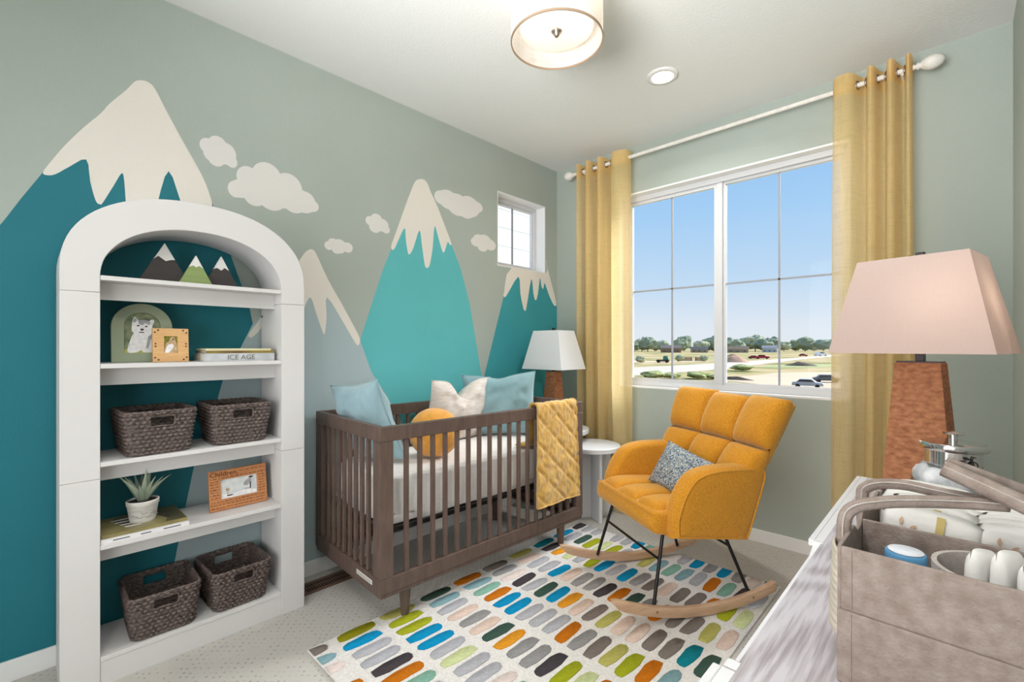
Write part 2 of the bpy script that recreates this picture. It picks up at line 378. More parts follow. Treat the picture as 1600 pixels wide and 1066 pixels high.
CL = [[(0.618, 2.166, 0.04, 0.045), (0.577, 2.153, 0.031, 0.035), (0.65, 2.139, 0.046, 0.052), (0.613, 2.11, 0.037, 0.042), (0.677, 2.107, 0.024, 0.028), (0.592, 2.122, 0.031, 0.036)],
      [(0.699, 1.981, 0.039, 0.043), (0.749, 2.05, 0.052, 0.056), (0.834, 2.075, 0.07, 0.074), (0.936, 2.049, 0.071, 0.073), (1.021, 1.992, 0.058, 0.058), (1.065, 1.981, 0.031, 0.031), (0.858, 1.991, 0.074, 0.078), (0.778, 1.975, 0.053, 0.057), (0.968, 1.987, 0.063, 0.064), (0.904, 2.018, 0.08, 0.083)],
      [(1.443, 1.984, 0.038, 0.034), (1.401, 1.968, 0.029, 0.027), (1.481, 1.957, 0.044, 0.039), (1.434, 1.937, 0.039, 0.034), (1.507, 1.935, 0.027, 0.023)],
      [(1.175, 1.799, 0.028, 0.027), (1.153, 1.782, 0.026, 0.024), (1.212, 1.787, 0.042, 0.04), (1.261, 1.788, 0.031, 0.029), (1.197, 1.771, 0.03, 0.028)],
      [(1.984, 2.227, 0.084, 0.065), (1.929, 2.227, 0.06, 0.047), (2.068, 2.21, 0.1, 0.076), (2.174, 2.22, 0.098, 0.073), (2.253, 2.233, 0.05, 0.037), (2.144, 2.195, 0.084, 0.064)],
      [(2.265, 1.999, 0.054, 0.039), (2.234, 1.98, 0.044, 0.032), (2.322, 1.994, 0.072, 0.052), (2.38, 1.98, 0.057, 0.04), (2.303, 1.958, 0.051, 0.038)]]
for c in CL: coat('painted_cloud', cloudpoly(c), 'cloud', .0012, 'white painted cloud')

# ---- windows
def bars(rects, d0, d1, fn):
    mb = MB()
    for a0, a1, z0, z1 in rects: mb.prism([(a0, z0), (a1, z0), (a1, z1), (a0, z1)], fn, d0, d1)
    return mb
def ring(a0, a1, z0, z1, w): return [(a0, a1, z0, z0 + w), (a0, a1, z1 - w, z1), (a0, a0 + w, z0 + w, z1 - w), (a1 - w, a1, z0 + w, z1 - w)]
fy = lambda p, d: (p[0], YB + d, p[1])
w1 = struct(bars(ring(WX0, WX1, WZ0, WZ1, .012), 0.0, .07, fy).build('window_1', 'white'))       # painted reveal
w1['label'] = 'wide white sliding window looking over the construction site'
bars(ring(WX0 + .012, WX1 - .012, WZ0 + .012, WZ1 - .012, .034), .066, .135, fy).build('outer_frame', 'vinyl', w1, bevel=.003)
bars([(1.322, 1.358, WZ0 + .046, WZ1 - .046)], .075, .13, fy).build('meeting_stile', 'vinyl', w1, bevel=.003)
for (a0, a1, inset) in ((.656, 1.322, .022), (1.358, 2.029, .016)):
    d0 = .085 if a0 < 1 else .095
    bars(ring(a0, a1, WZ0 + .046, WZ1 - .046, inset), d0, d0 + .03, fy).build('sash', 'vinyl', w1, bevel=.002)
    mid = (a0 + a1) / 2; zm = 1.652
    bars([(mid - .0055, mid + .0055, WZ0 + .06, WZ1 - .06), (a0 + inset, a1 - inset, zm - .0055, zm + .0055)], .108, .118, fy).build('muntin', 'muntin', w1)
    for (p0, p1) in ((a0 + inset - .004, mid), (mid, a1 - inset + .004)):
        for (q0, q1) in ((WZ0 + .06, zm), (zm, WZ1 - .06)):
            bars([(p0, p1, q0, q1)], .1115, .1145, fy).build('pane', 'pane', w1)
fx = lambda p, d: (-d, p[0], p[1])
w2 = struct(bars(ring(SY0, SY1, SZ0, SZ1, .008), 0.0, .10, fx).build('window_2', 'white'))
w2['label'] = 'small white square window above the painted mountain'
bars(ring(SY0 + .008, SY1 - .008, SZ0 + .008, SZ1 - .008, .030), .092, .14, fx).build('outer_frame', 'vinyl', w2, bevel=.003)
bars(ring(SY0 + .038, SY1 - .038, SZ0 + .038, SZ1 - .038, .016), .105, .13, fx).build('sash', 'vinyl', w2, bevel=.002)
bars([(2.73, 2.744, SZ0 + .05, SZ1 - .05)], .112, .120, fx).build('muntin', 'muntin', w2)
for a0, a1 in ((SY0 + .05, 2.737), (2.737, SY1 - .05)):
    bars([(a0, a1, SZ0 + .05, SZ1 - .05)], .1145, .1175, fx).build('pane', 'pane', w2)
# ================================================================== arched bookcase and what stands on it
M['bookcase'] = pmat('white bookcase paint', (212, 210, 210), 0.5)
UX, UY0, UY1 = 0.2805, 0.077, 0.905
IY0, IY1 = 0.182, 0.803
bc = thing('arched_bookcase', 'tall white arched bookcase with open back against the mural wall', 'bookcase', (0.15, 0.491, 0))
BO = (-0.15, -0.491, 0)
def bpart(name, mb, bev=.002, **k): return mb.move(BO).build(name, 'bookcase', bc, bevel=bev, **k)
BX = 0.016
for (y0, y1) in ((UY0, IY0), (IY1, UY1)):
    for (z0, z1) in ((0, .7465), (.7475, 1.418)):
        bpart('side_post', MB().box(BX, UX, y0, y1, z0, z1), .0015)
def arcpts(cy, a, z0, b, p, n=40):
    out = []
    for i in range(n + 1):
        t = PI - PI * i / n; c, s = math.cos(t), math.sin(t)
        out.append((cy + a * math.copysign(abs(c) ** (2 / p), c), z0 + b * abs(s) ** (2 / p)))
    return out
cy = (UY0 + UY1) / 2; ci = (IY0 + IY1) / 2
outer = [(UY0, 1.419)] + arcpts(cy, (UY1 - UY0) / 2, 1.50, .305, 2.25) + [(UY1, 1.419)]
inner = [(IY0, 1.419)] + arcpts(ci, (IY1 - IY0) / 2, 1.475, .215, 2.15) + [(IY1, 1.419)]
k = len(outer); va = []; fa = []
for x in (BX, UX):
    va += [(x, p[0], p[1]) for p in outer] + [(x, p[0], p[1]) for p in inner]
K = 2 * k
for i in range(k - 1):
    fa += [(i, i + 1, k + i + 1, k + i), (K + i, K + k + i, K + k + i + 1, K + i + 1), (i, K + i, K + i + 1, i + 1), (k + i, k + i + 1, K + k + i + 1, K + k + i)]
fa += [(0, k, K + k, K), (k - 1, K + k - 1, K + 2 * k - 1, 2 * k - 1)]
ao = bpart('arch', MB().add(va, fa), .002)
ao.data.polygons.foreach_set('use_smooth', [True] * len(ao.data.polygons)); ao.data.set_sharp_from_angle(angle=R_(30))
SHZ = [1.481, 1.161, 0.806, 0.506, 0.104]
for i, z in enumerate(SHZ):
    bpart('shelf', MB().box(BX, UX - .001, IY0 + .0005, IY1 - .0005, z - .017, z), .002)
    if i < 4: bpart('shelf_apron', MB().box(.184, .20, IY0 + .0005, IY1 - .0005, z - .082, z - .0175), .001)
bpart('plinth', MB().box(UX - .022, UX - .004, IY0 + .0005, IY1 - .0005, 0, SHZ[4] - .0175), .001)
for (y, z) in ((IY1 - .004, 1.372), (IY1 - .004, .93)):
    MB().lathe([(.0, 0), (.006, 0), (.006, .006), (0, .006)], 10, (.03, y, z), 'Y').move(BO).build('cam_bolt', pmat('steel bolt', (120, 120, 122), .35, metal=1), bc)

# ---- three little wooden mountains
M['charcoal_wood'] = pmat('charcoal painted wood', (62, 57, 56), 0.7, var=.12, vscale=3, stretch=(1, 1, 14))
M['sage_wood'] = pmat('moss green painted wood', (134, 152, 96), 0.7, var=.10, vscale=3, stretch=(1, 1, 14))
M['snow_wood'] = pmat('white painted wood', (222, 220, 218), 0.7)
def mtn(label, y, x, w, h, mat, zig):
    t = thing('mountain_ornament', label, 'ornament', (x, y, SHZ[0]), group='wooden mountain ornaments on the top shelf')
    peak = (0, h); zl = [(p[0] * w, p[1] * h) for p in zig]
    body = [(-w / 2, 0), (w / 2, 0)] + zl[::-1]
    cap = zl + [peak]
    fn = lambda p, d: (d, p[0], p[1])
    MB().prism(body, fn, -.009, .009).build('painted_base', mat, t, bevel=.0008)
    MB().prism(cap, fn, -.009, .009).build('snow_tip', 'snow_wood', t, bevel=.0008)
mtn('largest charcoal wooden mountain with a white snow tip on the top shelf', .390, .155, .178, .166, 'charcoal_wood', [(-.205, .59), (-.12, .67), (.02, .56), (.11, .60), (.195, .61)])
mtn('green wooden mountain with a white snow tip between two dark ones', .492, .185, .126, .126, 'sage_wood', [(-.20, .60), (-.08, .66), (0, .60), (.09, .66), (.215, .57)])
mtn('smaller charcoal wooden mountain at the right end of the top shelf', .590, .165, .138, .139, 'charcoal_wood', [(-.21, .58), (-.12, .62), (0, .55), (.09, .64), (.22, .56)])

# ---- picture frames on the second shelf
M['frame_green'] = pmat('sage green matte frame', (150, 160, 136), 0.6)
M['maple'] = woodmat('pale maple wood', (222, 180, 128), (206, 158, 106), (8, 2, 30), .5)
M['ink'] = pmat('dark engraving', (70, 36, 24), 0.8)
M['photo_green'] = pmat('photo blurred meadow', (74, 92, 70), 0.35, rgb2=(150, 156, 120), vscale=30)
M['photo_grass'] = pmat('photo yellow grass', (168, 168, 74), 0.35, rgb2=(206, 200, 130), vscale=60)
M['photo_white'] = pmat('photo white fur', (246, 244, 244), 0.35, rgb2=(222, 220, 224), vscale=60)
M['photo_grey'] = pmat('photo grey fur', (140, 140, 144), 0.35, rgb2=(180, 180, 184), vscale=60)
M['photo_dark'] = pmat('photo dark ink', (52, 50, 54), 0.35)
M['photo_tan'] = pmat('photo tan fur', (170, 140, 106), 0.35, rgb2=(206, 180, 148), vscale=90)
M['photo_yellow'] = pmat('photo yellow leaves', (170, 166, 40), 0.35, rgb2=(86, 90, 36), vscale=60)
M['photo_sea'] = pmat('photo pale sea', (196, 206, 212), 0.35, rgb2=(226, 226, 224), vscale=40)
def ell(cy, cz, ry, rz, n=20, rot=0):
    return [(cy + ry * math.cos(2 * PI * i / n) * math.cos(rot) - rz * math.sin(2 * PI * i / n) * math.sin(rot),
             cz + ry * math.cos(2 * PI * i / n) * math.sin(rot) + rz * math.sin(2 * PI * i / n) * math.cos(rot)) for i in range(n)]
fnx = lambda p, d: (d, p[0], p[1])
def ringprism(o, i, d0, d1):
    """solid between two outlines with the same number of points"""
    k = len(o); v = [fnx(p, d0) for p in o] + [fnx(p, d0) for p in i] + [fnx(p, d1) for p in o] + [fnx(p, d1) for p in i]; f = []
    for a in range(k):
        b2 = (a + 1) % k
        f += [(a, b2, k + b2, k + a), (2 * k + a, 3 * k + a, 3 * k + b2, 2 * k + b2), (a, 2 * k + a, 2 * k + b2, b2), (k + a, k + b2, 3 * k + b2, 3 * k + a)]
    return MB().add(v, f)
lean = R_(-7)
t = thing('picture_frame', 'sage green arched frame with a photo of a white husky puppy', 'frame', (.125, .325, SHZ[1]), rot=(0, lean, 0))
def archout(w, h, z0, n=24): return [(-w / 2, z0), (w / 2, z0)] + [(w / 2 * math.cos(PI * i / n), z0 + h - w / 2 * .98 + w / 2 * .98 * math.sin(PI * i / n)) for i in range(n + 1)]
ringprism(archout(.197, .238, 0), archout(.118, .166, .036), -.010, .010).build('frame', 'frame_green', t, bevel=.0012)
MB().prism(archout(.120, .168, .035), fnx, -.008, -.003).build('photo', 'photo_green', t)
ph = [o for o in t.children if o.name.startswith('photo')][0]
def pr(nm, poly, mat, d, par=ph): return MB().prism(poly, fnx, d - .0012, d).build(nm, mat, par)
pr('grass_print', [(-.058, .037), (.058, .037), (.058, .058), (.02, .052), (-.02, .060), (-.058, .052)], 'photo_grass', -.0018)
pr('dog_print', smoothpoly([(-.048, .042), (-.020, .040), (-.004, .050), (.002, .040), (.030, .041), (.044, .056), (.046, .09), (.038, .122), (.0, .128), (-.026, .120), (-.040, .085)], 3), 'photo_white', -.0014)
pr('dog_print', [(.010, .056), (.018, .056), (.030, .10), (.036, .122), (.018, .104)], 'photo_grey', -.0011)
pr('dog_print', smoothpoly([(-.034, .130), (-.032, .160), (-.024, .186), (-.012, .170), (.004, .170), (.018, .166), (.032, .176), (.040, .170), (.033, .150), (.030, .126), (.010, .108), (-.012, .110), (-.028, .120)], 3), 'photo_white', -.0009)
pr('dog_print', smoothpoly([(-.012, .170), (-.010, .156), (.002, .152), (.010, .160), (.022, .152), (.026, .166), (.010, .173), (-.002, .173)], 3), 'photo_grey', -.0006)
pr('dog_print', smoothpoly([(-.029, .162), (-.024, .180), (-.017, .168)], 3), 'photo_grey', -.0005)
for (y, z, a, b) in ((-.013, .149, .0046, .0030), (.013, .146, .0046, .0030), (-.001, .133, .0062, .0046), (-.003, .122, .010, .0022)):
    pr('dog_print', ell(y, z, a, b, 10), 'photo_dark', -.0004)
MB().prism([(-.03, .02), (.03, .02), (.012, .15), (-.012, .15)], lambda p, d: (d - .05 * (1 - p[1] / .15), p[0], p[1]), -.0135, -.0105).build('easel_back', 'frame_green', t)

t = thing('picture_frame', 'small square maple frame with a squirrel photo on the second shelf', 'frame', (.178, .408, SHZ[1]), rot=(0, R_(-5), 0))
sq = lambda h, z0, z1: [(-h, z0), (h, z0), (h, z1), (-h, z1)]
ringprism(sq(.0605, 0, .137), sq(.0225, .037, .105), -.008, .008).build('frame', 'maple', t, bevel=.0012)
p2 = MB().prism(sq(.024, .035, .107), fnx, -.004, 0).build('photo', 'photo_yellow', t)
pr('squirrel_print', smoothpoly([(-.020, .038), (.018, .038), (.021, .07), (.016, .088), (.012, .102), (.000, .100), (-.004, .088), (-.016, .076), (-.020, .058)], 3), 'photo_tan', .001, p2)
pr('squirrel_print', ell(.008, .092, .003, .003, 8), 'photo_dark', .0015, p2)
pr('squirrel_print', smoothpoly([(-.02, .037), (-.006, .039), (.01, .062), (.004, .074), (-.012, .066)], 3), 'photo_white', .0014, p2)
for (y, z) in ((-.053, .120), (-.042, .129), (.042, .129), (.053, .120), (-.053, .018), (-.042, .009), (.042, .009), (.053, .018), (-.051, .074), (-.051, .063), (.051, .074), (.051, .063)):
    MB().prism([(y - .0028, z - .0028), (y + .0028, z - .0028), (y + .0028, z + .0028), (y - .0028, z + .0028)], fnx, .0075, .0085).build('peg_inlay', 'ink', t)

# ---- stacked books on the second shelf
M['paper'] = pmat('book paper edge', (226, 220, 206), 0.8, var=.06, vscale=8, stretch=(1, 1, 60))
M['icebook'] = pmat('silver grey book cover', (176, 180, 186), 0.45, rgb2=(206, 208, 212), vscale=20)
M['icetext'] = pmat('grey lettering', (118, 116, 106), 0.5)
M['iceshade'] = pmat('dark lettering edge', (92, 94, 98), 0.5)
M['goldbook'] = pmat('olive gold book cover', (158, 140, 66), 0.5, rgb2=(112, 88, 52), vscale=16)
M['creambook'] = pmat('cream book cover', (222, 216, 178), 0.5)
M['brownbook'] = pmat('brown book cover', (92, 74, 58), 0.5)
def book(label, x0, x1, y0, y1, z0, z1, cover, rz=0, group=None, cov=.0025, spine='x'):
    """flat lying book, its spine along the front"""
    cx, cyy = (x0 + x1) / 2, (y0 + y1) / 2
    t = thing('book', label, 'book', (cx, cyy, z0), rz, group)
    a, b_ = (x1 - x0) / 2, (y1 - y0) / 2; h = z1 - z0
    MB().box(-a, a, -b_, b_, 0, cov).box(-a, a, -b_, b_, h - cov, h).build('cover', cover, t, bevel=.0006)
    MB().box(a - cov, a, -b_, b_, cov, h - cov).build('spine', cover, t)
    MB().box(-a + .003, a - cov - .0004, -b_ + .003, b_ - .003, cov, h - cov).build('pages', 'paper', t)
    return t
G = 'books lying on the second shelf'
t = book('silver grey book lettered ICE AGE at the bottom of the stack', .045, .235, .512, .788, SHZ[1], SHZ[1] + .034, 'icebook', group=G)
textobj('lettering', 'ICE AGE', .030, 'icetext', t, (.0958, -.0535, .0068), (PI / 2, 0, PI / 2), xs=1.0)
book('thin olive and brown book above the ICE AGE book', .050, .232, .520, .786, SHZ[1] + .0342, SHZ[1] + .0452, 'goldbook', group=G)
book('thin cream book on top of the ICE AGE stack', .052, .230, .518, .774, SHZ[1] + .0454, SHZ[1] + .0545, 'creambook', group=G)

# ---- woven baskets
M['seagrass'] = pmat('dark seagrass weave', (44, 34, 33), 0.55, rgb2=(120, 104, 98), vscale=75, stretch=(1, 1, 2.6), bump=.15, bscale=300, spec=.5)
BH, BRX, BRY, BBX, BBY = .166, .137, .117, .112, .098
def rrect(hx, hy, s, r=.03):
    """point at arc fraction s on a rounded rectangle"""
    segs = []; L = [(2 * (hy - r)), PI / 2 * r, 2 * (hx - r), PI / 2 * r] * 2
    T = sum(L); d = s * T; k = 0
    while d > L[k]: d -= L[k]; k = (k + 1) % 8
    side = k // 2
    if k % 2 == 0:
        p = [(hx, -hy + r + d), (hx - r - d, hy), (-hx, hy - r - d), (-hx + r + d, -hy)][side]; nn = [(1, 0), (0, 1), (-1, 0), (0, -1)][side]
    else:
        a = d / r + side * PI / 2; c = [(hx - r, hy - r), (-hx + r, hy - r), (-hx + r, -hy + r), (hx - r, -hy + r)][side]
        nn = (math.cos(a), math.sin(a)); p = (c[0] + r * nn[0], c[1] + r * nn[1])
    return p, nn
NS, ROW, NR = 46, 11, 11
def bwall(off, amp, flip):
    mb = MB(); nu, nv = NS * 4, NR * 4 + 1; v = []
    for i in range(nu):
        for j in range(nv):
            tt = j / (nv - 1); s = i / nu
            hx = BBX + (BRX - BBX) * tt; hy = BBY + (BRY - BBY) * tt
            p, nn = rrect(hx, hy, s)
            row = min(NR - 1, int(tt * NR)); ph_ = s * NS + (.5 if row % 2 else 0)
            d = off + amp * (abs(math.sin(PI * ph_)) ** .8 * abs(math.sin(PI * tt * NR)) ** .6)
            v.append((p[0] + nn[0] * d, p[1] + nn[1] * d, BH * tt))
    f = []
    for i in range(nu):
        s = (i + .5) / nu
        for j in range(nv - 1):
            tt = (j + .5) / (nv - 1)
            p, nn = rrect(BRX, BRY, s)
            if .66 < tt < .90 and abs(p[1]) < .042 and abs(nn[0]) > .9: continue
            i2 = (i + 1) % nu; f.append((i * nv + j, i2 * nv + j, i2 * nv + j + 1, i * nv + j + 1))
    return v, f
def basket():
    t = thing('woven_basket', 'x', 'basket', group='woven baskets in the bookcase')
    mb = MB(); mb.add(*bwall(-.002, .0095, 1)); mb.add(*bwall(-.008, -.003, 1))
    mb.build('woven_wall', 'seagrass', t, smooth=True)
    pts = [rrect(BRX - .003, BRY - .003, i / 160)[0] for i in range(160)]
    rr_ = [.0055 + .0016 * math.sin(i * 1.9) for i in range(160)]
    MB().tube([(p[0], p[1], BH) for p in pts], rr_, 8, True).build('rim', 'seagrass', t, smooth=True)
    pb = [rrect(BBX - .002, BBY - .002, i / 130)[0] for i in range(130)]
    MB().tube([(p[0], p[1], .006) for p in pb], [.0055 + .0014 * math.sin(i * 1.9) for i in range(130)], 8, True).build('base_rim', 'seagrass', t, smooth=True)
    MB().prism([rrect(BBX - .004, BBY - .004, i / 48)[0] for i in range(48)], lambda p, d: (p[0], p[1], d), .001, .007).build('base', 'seagrass', t)
    for sx_ in (1, -1):
        hz = lambda tt: BH * tt; hx = lambda tt: BBX + (BRX - BBX) * tt
        loop = [(sx_ * (hx(a) - .0025), y, hz(a)) for a, y in ((.66, -.038), (.66, 0), (.66, .038), (.78, .042), (.90, .038), (.90, 0), (.90, -.038), (.78, -.042))]
        MB().tube(smoothpoly(loop, 5), .005, 6, True).build('handle_edge', 'seagrass', t, smooth=True)
    return t
b0 = basket()
for i, (x, y, z, rz, lab) in enumerate(((.150, .356, SHZ[2], R_(3), 'dark woven basket on the middle shelf beside the left post'),
                                       (.148, .646, SHZ[2], R_(-1), 'dark woven basket on the middle shelf beside the right post'),
                                       (.152, .376, SHZ[4], R_(-1), 'dark woven basket on the bottom shelf, the left one'),
                                       (.150, .642, SHZ[4], R_(2), 'dark woven basket on the bottom shelf, the right one'))):
    o = b0 if i == 0 else copytree(b0)
    o.location = (x, y, z + .0005); o.rotation_euler = (0, 0, rz); o['label'] = lab

# ---- big books with potted plant, and the wooden Children frame, on the fourth shelf
M['landcover'] = pmat('photographic cover of rocks and grass', (104, 98, 66), 0.3, rgb2=(46, 42, 38), vscale=14, detail=6)
M['landcover2'] = pmat('photographic cover pale gold', (158, 148, 96), 0.3, rgb2=(120, 110, 76), vscale=10, detail=5)
M['whitebook'] = pmat('white book cover', (226, 224, 226), 0.5)
t1 = book('large white book lying under the potted plant, lower of two', .055, .272, .168 + .016, .452, SHZ[3], SHZ[3] + .016, 'whitebook', cov=.0018)
for k_, (yy, nch) in enumerate(((-.10, 6), (-.02, 4), (.05, 7))):
    MB().box(.1085, .1088, yy, yy + .008 * nch, .006, .010).build('spine_print', 'iceshade', t1)
t2 = book('large book with a photographic landscape cover under the potted plant', .050, .262, .166 + .018, .446, SHZ[3] + .0162, SHZ[3] + .030, 'landcover2', rz=R_(1.0), cov=.0018)
MB().prism(smoothpoly([(-.10, -.03), (-.06, .03), (0, .01), (.03, -.05), (-.03, -.08), (-.09, -.07)], 3), lambda p, d: (p[0], p[1], d), .0137, .0141).build('cover_print', 'landcover', t2)
MB().prism([(-.104, .06), (-.02, .05), (.05, .075), (.104, .06), (.104, .128), (-.104, .128)], lambda p, d: (p[0], p[1], d), .0137, .0141).build('cover_print', 'landcover', t2)
for k_ in range(4):
    x0 = -.055 + .035 * k_
    MB().prism([(x0, -.09 + .01 * k_), (x0 + .012, -.085 + .01 * k_), (x0 + .012, -.01), (x0 + .004, -.01)], lambda p, d: (p[0], p[1], d), .0139, .0143).build('cover_print', 'whitebook', t2)

M['pot'] = pmat('whitewashed birch pot', (224, 222, 218), 0.7, rgb2=(196, 192, 188), vscale=24, stretch=(1, 1, 5), bump=.3, bscale=60)
M['soil'] = pmat('dark potting soil', (38, 33, 32), 0.95, bump=.8, bscale=160)
M['succulent'] = pmat('dusty grey green leaf', (132, 146, 124), 0.6, rgb2=(170, 180, 164), vscale=14)
M['bark'] = pmat('grey crack print', (150, 146, 142), 0.8)
PZ = SHZ[3] + .0302
t = thing('potted_succulent', 'grey green aloe in a whitewashed pot standing on the books', 'plant', (.168, .318, PZ))
MB().lathe([(.0, .0), (.040, .0), (.043, .012), (.050, .062), (.0525, .064), (.0535, .080), (.050, .082), (.0485, .072), (.0, .070)], 28).build('pot', 'pot', t, smooth=True, angle=50)
for k_ in range(7):
    a = -.9 + .32 * k_; z = .018 + .03 * random.random()
    MB().tube([(math.cos(a + d_ * .14) * (.0445 + z * .13), math.sin(a + d_ * .14) * (.0445 + z * .13), z + .003 * math.sin(d_ * 2.0 + k_)) for d_ in range(4)], .0011, 5).build('bark_line', 'bark', t)
MB().lathe([(.0, .0), (.047, .0), (.047, .004), (.0, .0045)], 20, (0, 0, .0715)).build('soil', 'soil', t)
for i in range(17):
    a = i * 2.399 + .3; rad = .30 + .70 * ((i % 6) / 5.0); ln = .105 + .055 * random.random() - .02 * (rad > .85)
    hd = Vector((math.cos(a), math.sin(a), 0)); pth = []; wd = []
    for q in range(9):
        s_ = q / 8; bend = rad * (s_ ** 1.35) * ln * .72; hgt = ln * s_ * (1 - .22 * rad * s_)
        pth.append(hd * (.008 + bend) + Vector((0, 0, .072 + hgt))); wd.append(.0085 * (1 - s_ ** 2.2) * (0.75 + .5 * math.sin(PI * min(1, s_ * 1.4))) + .0006)
    MB().tube(pth, wd, 6, squash=.35).build('leaf', 'succulent', t, smooth=True)

M['oak'] = woodmat('honey beech wood', (200, 140, 92), (178, 114, 72), (30, 3, 30), .45)
t = thing('picture_frame', 'beech frame engraved with Children, around a grey beach photo', 'frame', (.178, .660, SHZ[3] + .001), rot=(0, R_(-9), R_(2)))
oo = [(-.116, 0), (.116, 0), (.116, .172), (-.116, .172)]; ii = [(-.072, .046), (.076, .046), (.076, .130), (-.072, .130)]
ringprism(oo, ii, -.008, .008).build('frame', 'oak', t, bevel=.001)
p3 = MB().prism([(-.074, .044), (.078, .044), (.078, .132), (-.074, .132)], fnx, -.003, .001).build('photo', 'photo_sea', t)
pr('beach_print', [(-.07, .047), (.074, .047), (.074, .062), (.02, .070), (-.03, .062), (-.07, .068)], 'photo_white', .002, p3)
pr('beach_print', smoothpoly([(.020, .092), (.030, .108), (.048, .118), (.054, .106), (.046, .094), (.034, .086)], 3), 'photo_grey', .0022, p3)
pr('beach_print', [(.046, .07), (.050, .07), (.052, .10), (.047, .10)], 'photo_dark', .0022, p3)
pr('beach_print', ell(.052, .121, .009, .004, 10), 'photo_dark', .0024, p3)
pr('beach_print', [(.022, .072), (.052, .070), (.052, .073), (.022, .075)], 'photo_grey', .0022, p3)
pr('beach_print', ell(-.044, .084, .008, .007, 10), 'photo_tan', .0022, p3)
pr('beach_print', [(-.046, .060), (-.043, .060), (-.043, .080), (-.046, .080)], 'photo_tan', .0022, p3)
pr('beach_print', ell(-.036, .058, .014, .0028, 10), 'photo_dark', .0022, p3)
rt = (PI / 2, 0, PI / 2)
textobj('lettering', 'Children,', .030, 'ink', t, (.0082, -.113, .146), rt)
def line(y0, y1, z, seed, par=t):
    """worn lines of small engraved words, too small to read"""
    random.seed(seed); mb = MB(); y = y0
    while y < y1 - .004:
        w_ = min(random.uniform(.006, .018), y1 - y); h_ = random.uniform(.0028, .0042)
        q = y
        while q < y + w_ - .002:
            hh = h_ * random.choice((.7, .7, 1.0, 1.2)); mb.box(.0078, .0083, q, q + .0014, z, z + hh); q += .0024
        mb.box(.0078, .0083, y, y + w_ - .002, z, z + .0009)
        y += w_ + .003
    o = mb.build('engraved_line', 'ink', par); o['kind'] = 'stuff'
for k_, (y0, y1, z) in enumerate(((.004, .112, .157), (-.112, .112, .137), (-.112, -.078, .124), (-.112, -.078, .113), (-.112, -.078, .102), (-.112, -.078, .090), (-.112, -.078, .079), (-.112, -.078, .067), (-.112, -.078, .055),
                                 (.082, .112, .124), (.082, .112, .112), (.082, .112, .100), (.082, .112, .088), (.082, .112, .076), (.082, .112, .064), (.082, .112, .052), (-.112, .112, .036), (-.112, .112, .024), (-.112, .112, .011))):
    line(y0, y1, z, 50 + k_)
MB().prism([(-.03, .01), (.03, .01), (.012, .13), (-.012, .13)], lambda p, d: (d - .055 * (1 - p[1] / .13), p[0], p[1]), -.0115, -.0085).build('easel_back', 'oak', t)
random.seed(11)
# ================================================================== ceiling lights, curtains, floor register
M['brushed'] = pmat('brushed nickel', (170, 160, 150), 0.3, metal=1.0)
M['shade_silk'] = clothlight('pleated organza shade', (240, 232, 226), .55, .0, .18, 160, trgb=(255, 244, 234))
M['diffuser'] = clothlight('frosted glass diffuser', (250, 246, 238), .75, trgb=(255, 250, 240))
M['led'] = pmat('lit led lens', (255, 252, 246), .5, emit=(255, 250, 240), estr=6.0)
M['bulb'] = pmat('lit bulb glass', (255, 250, 240), .5, emit=(255, 236, 208), estr=1.5)
def point(name, loc, power, color, radius, parent):
    d = bpy.data.lights.new(name, 'POINT'); d.energy = power; d.color = color; d.shadow_soft_size = radius
    o = bpy.data.objects.new(name, d); COL.objects.link(o); o.parent = parent; o.location = loc; return o
LX, LY, LZ = 1.350, 1.462, 2.440
t = thing('ceiling_drum_light', 'round pleated drum light with frosted diffuser on the ceiling', 'ceiling light', (LX, LY, LZ))
LR = .182
MB().grid(lambda a, b_: (LR * math.cos(2 * PI * a), LR * math.sin(2 * PI * a), .22 * b_), 64, 2, cu=True).build('drum_shade', 'shade_silk', t, smooth=True, angle=40)
MB().lathe([(LR + .001, -.003), (LR + .002, .004), (LR - .003, .004), (LR - .003, -.003), (LR + .001, -.003)], 64).build('shade_band', pmat('taupe shade trim', (150, 126, 104), .6), t, smooth=True)
MB().grid(lambda a, b_: ((LR - .036) * b_ * math.cos(2 * PI * a), (LR - .036) * b_ * math.sin(2 * PI * a), .050 + .004 * b_ * b_), 48, 8, cu=True).build('diffuser', 'diffuser', t, smooth=True)
MB().lathe([(0, .018), (.006, .019), (.011, .026), (.013, .034), (.020, .038), (.022, .042), (.006, .046), (0, .046)], 20).build('finial', 'brushed', t, smooth=True)
MB().lathe([(0, .22), (.07, .225), (.07, ZC - LZ - .0005), (0, ZC - LZ - .0005)], 32).build('canopy', 'brushed', t, smooth=True, angle=40)
MB().tube([(0, 0, .045), (0, 0, .23)], .005, 8).build('stem', 'brushed', t)
for s_ in (-1, 1):
    MB().lathe([(0, -.028), (.02, -.02), (.028, 0), (.02, .02), (.012, .04), (0, .042)], 16, (.075 * s_ * .72, .075 * s_ * .69, .105)).build('bulb', 'bulb', t, smooth=True)
    point('bulb_light', (.075 * s_ * .72, .075 * s_ * .69, .072), .15, (1.0, .88, .74), .03, t)
d_ = bpy.data.lights.new('drum_glow', 'AREA'); d_.shape = 'DISK'; d_.size = .26; d_.energy = .7; d_.color = (1, .93, .84)
o_ = bpy.data.objects.new('drum_glow', d_); COL.objects.link(o_); o_.parent = t; o_.location = (0, 0, .17); o_.rotation_euler = (PI, 0, 0)     # thrown up onto the ceiling through the open top
t = thing('recessed_downlight', 'small lit recessed downlight with white trim in the ceiling', 'ceiling light', (1.315, 2.456, ZC))
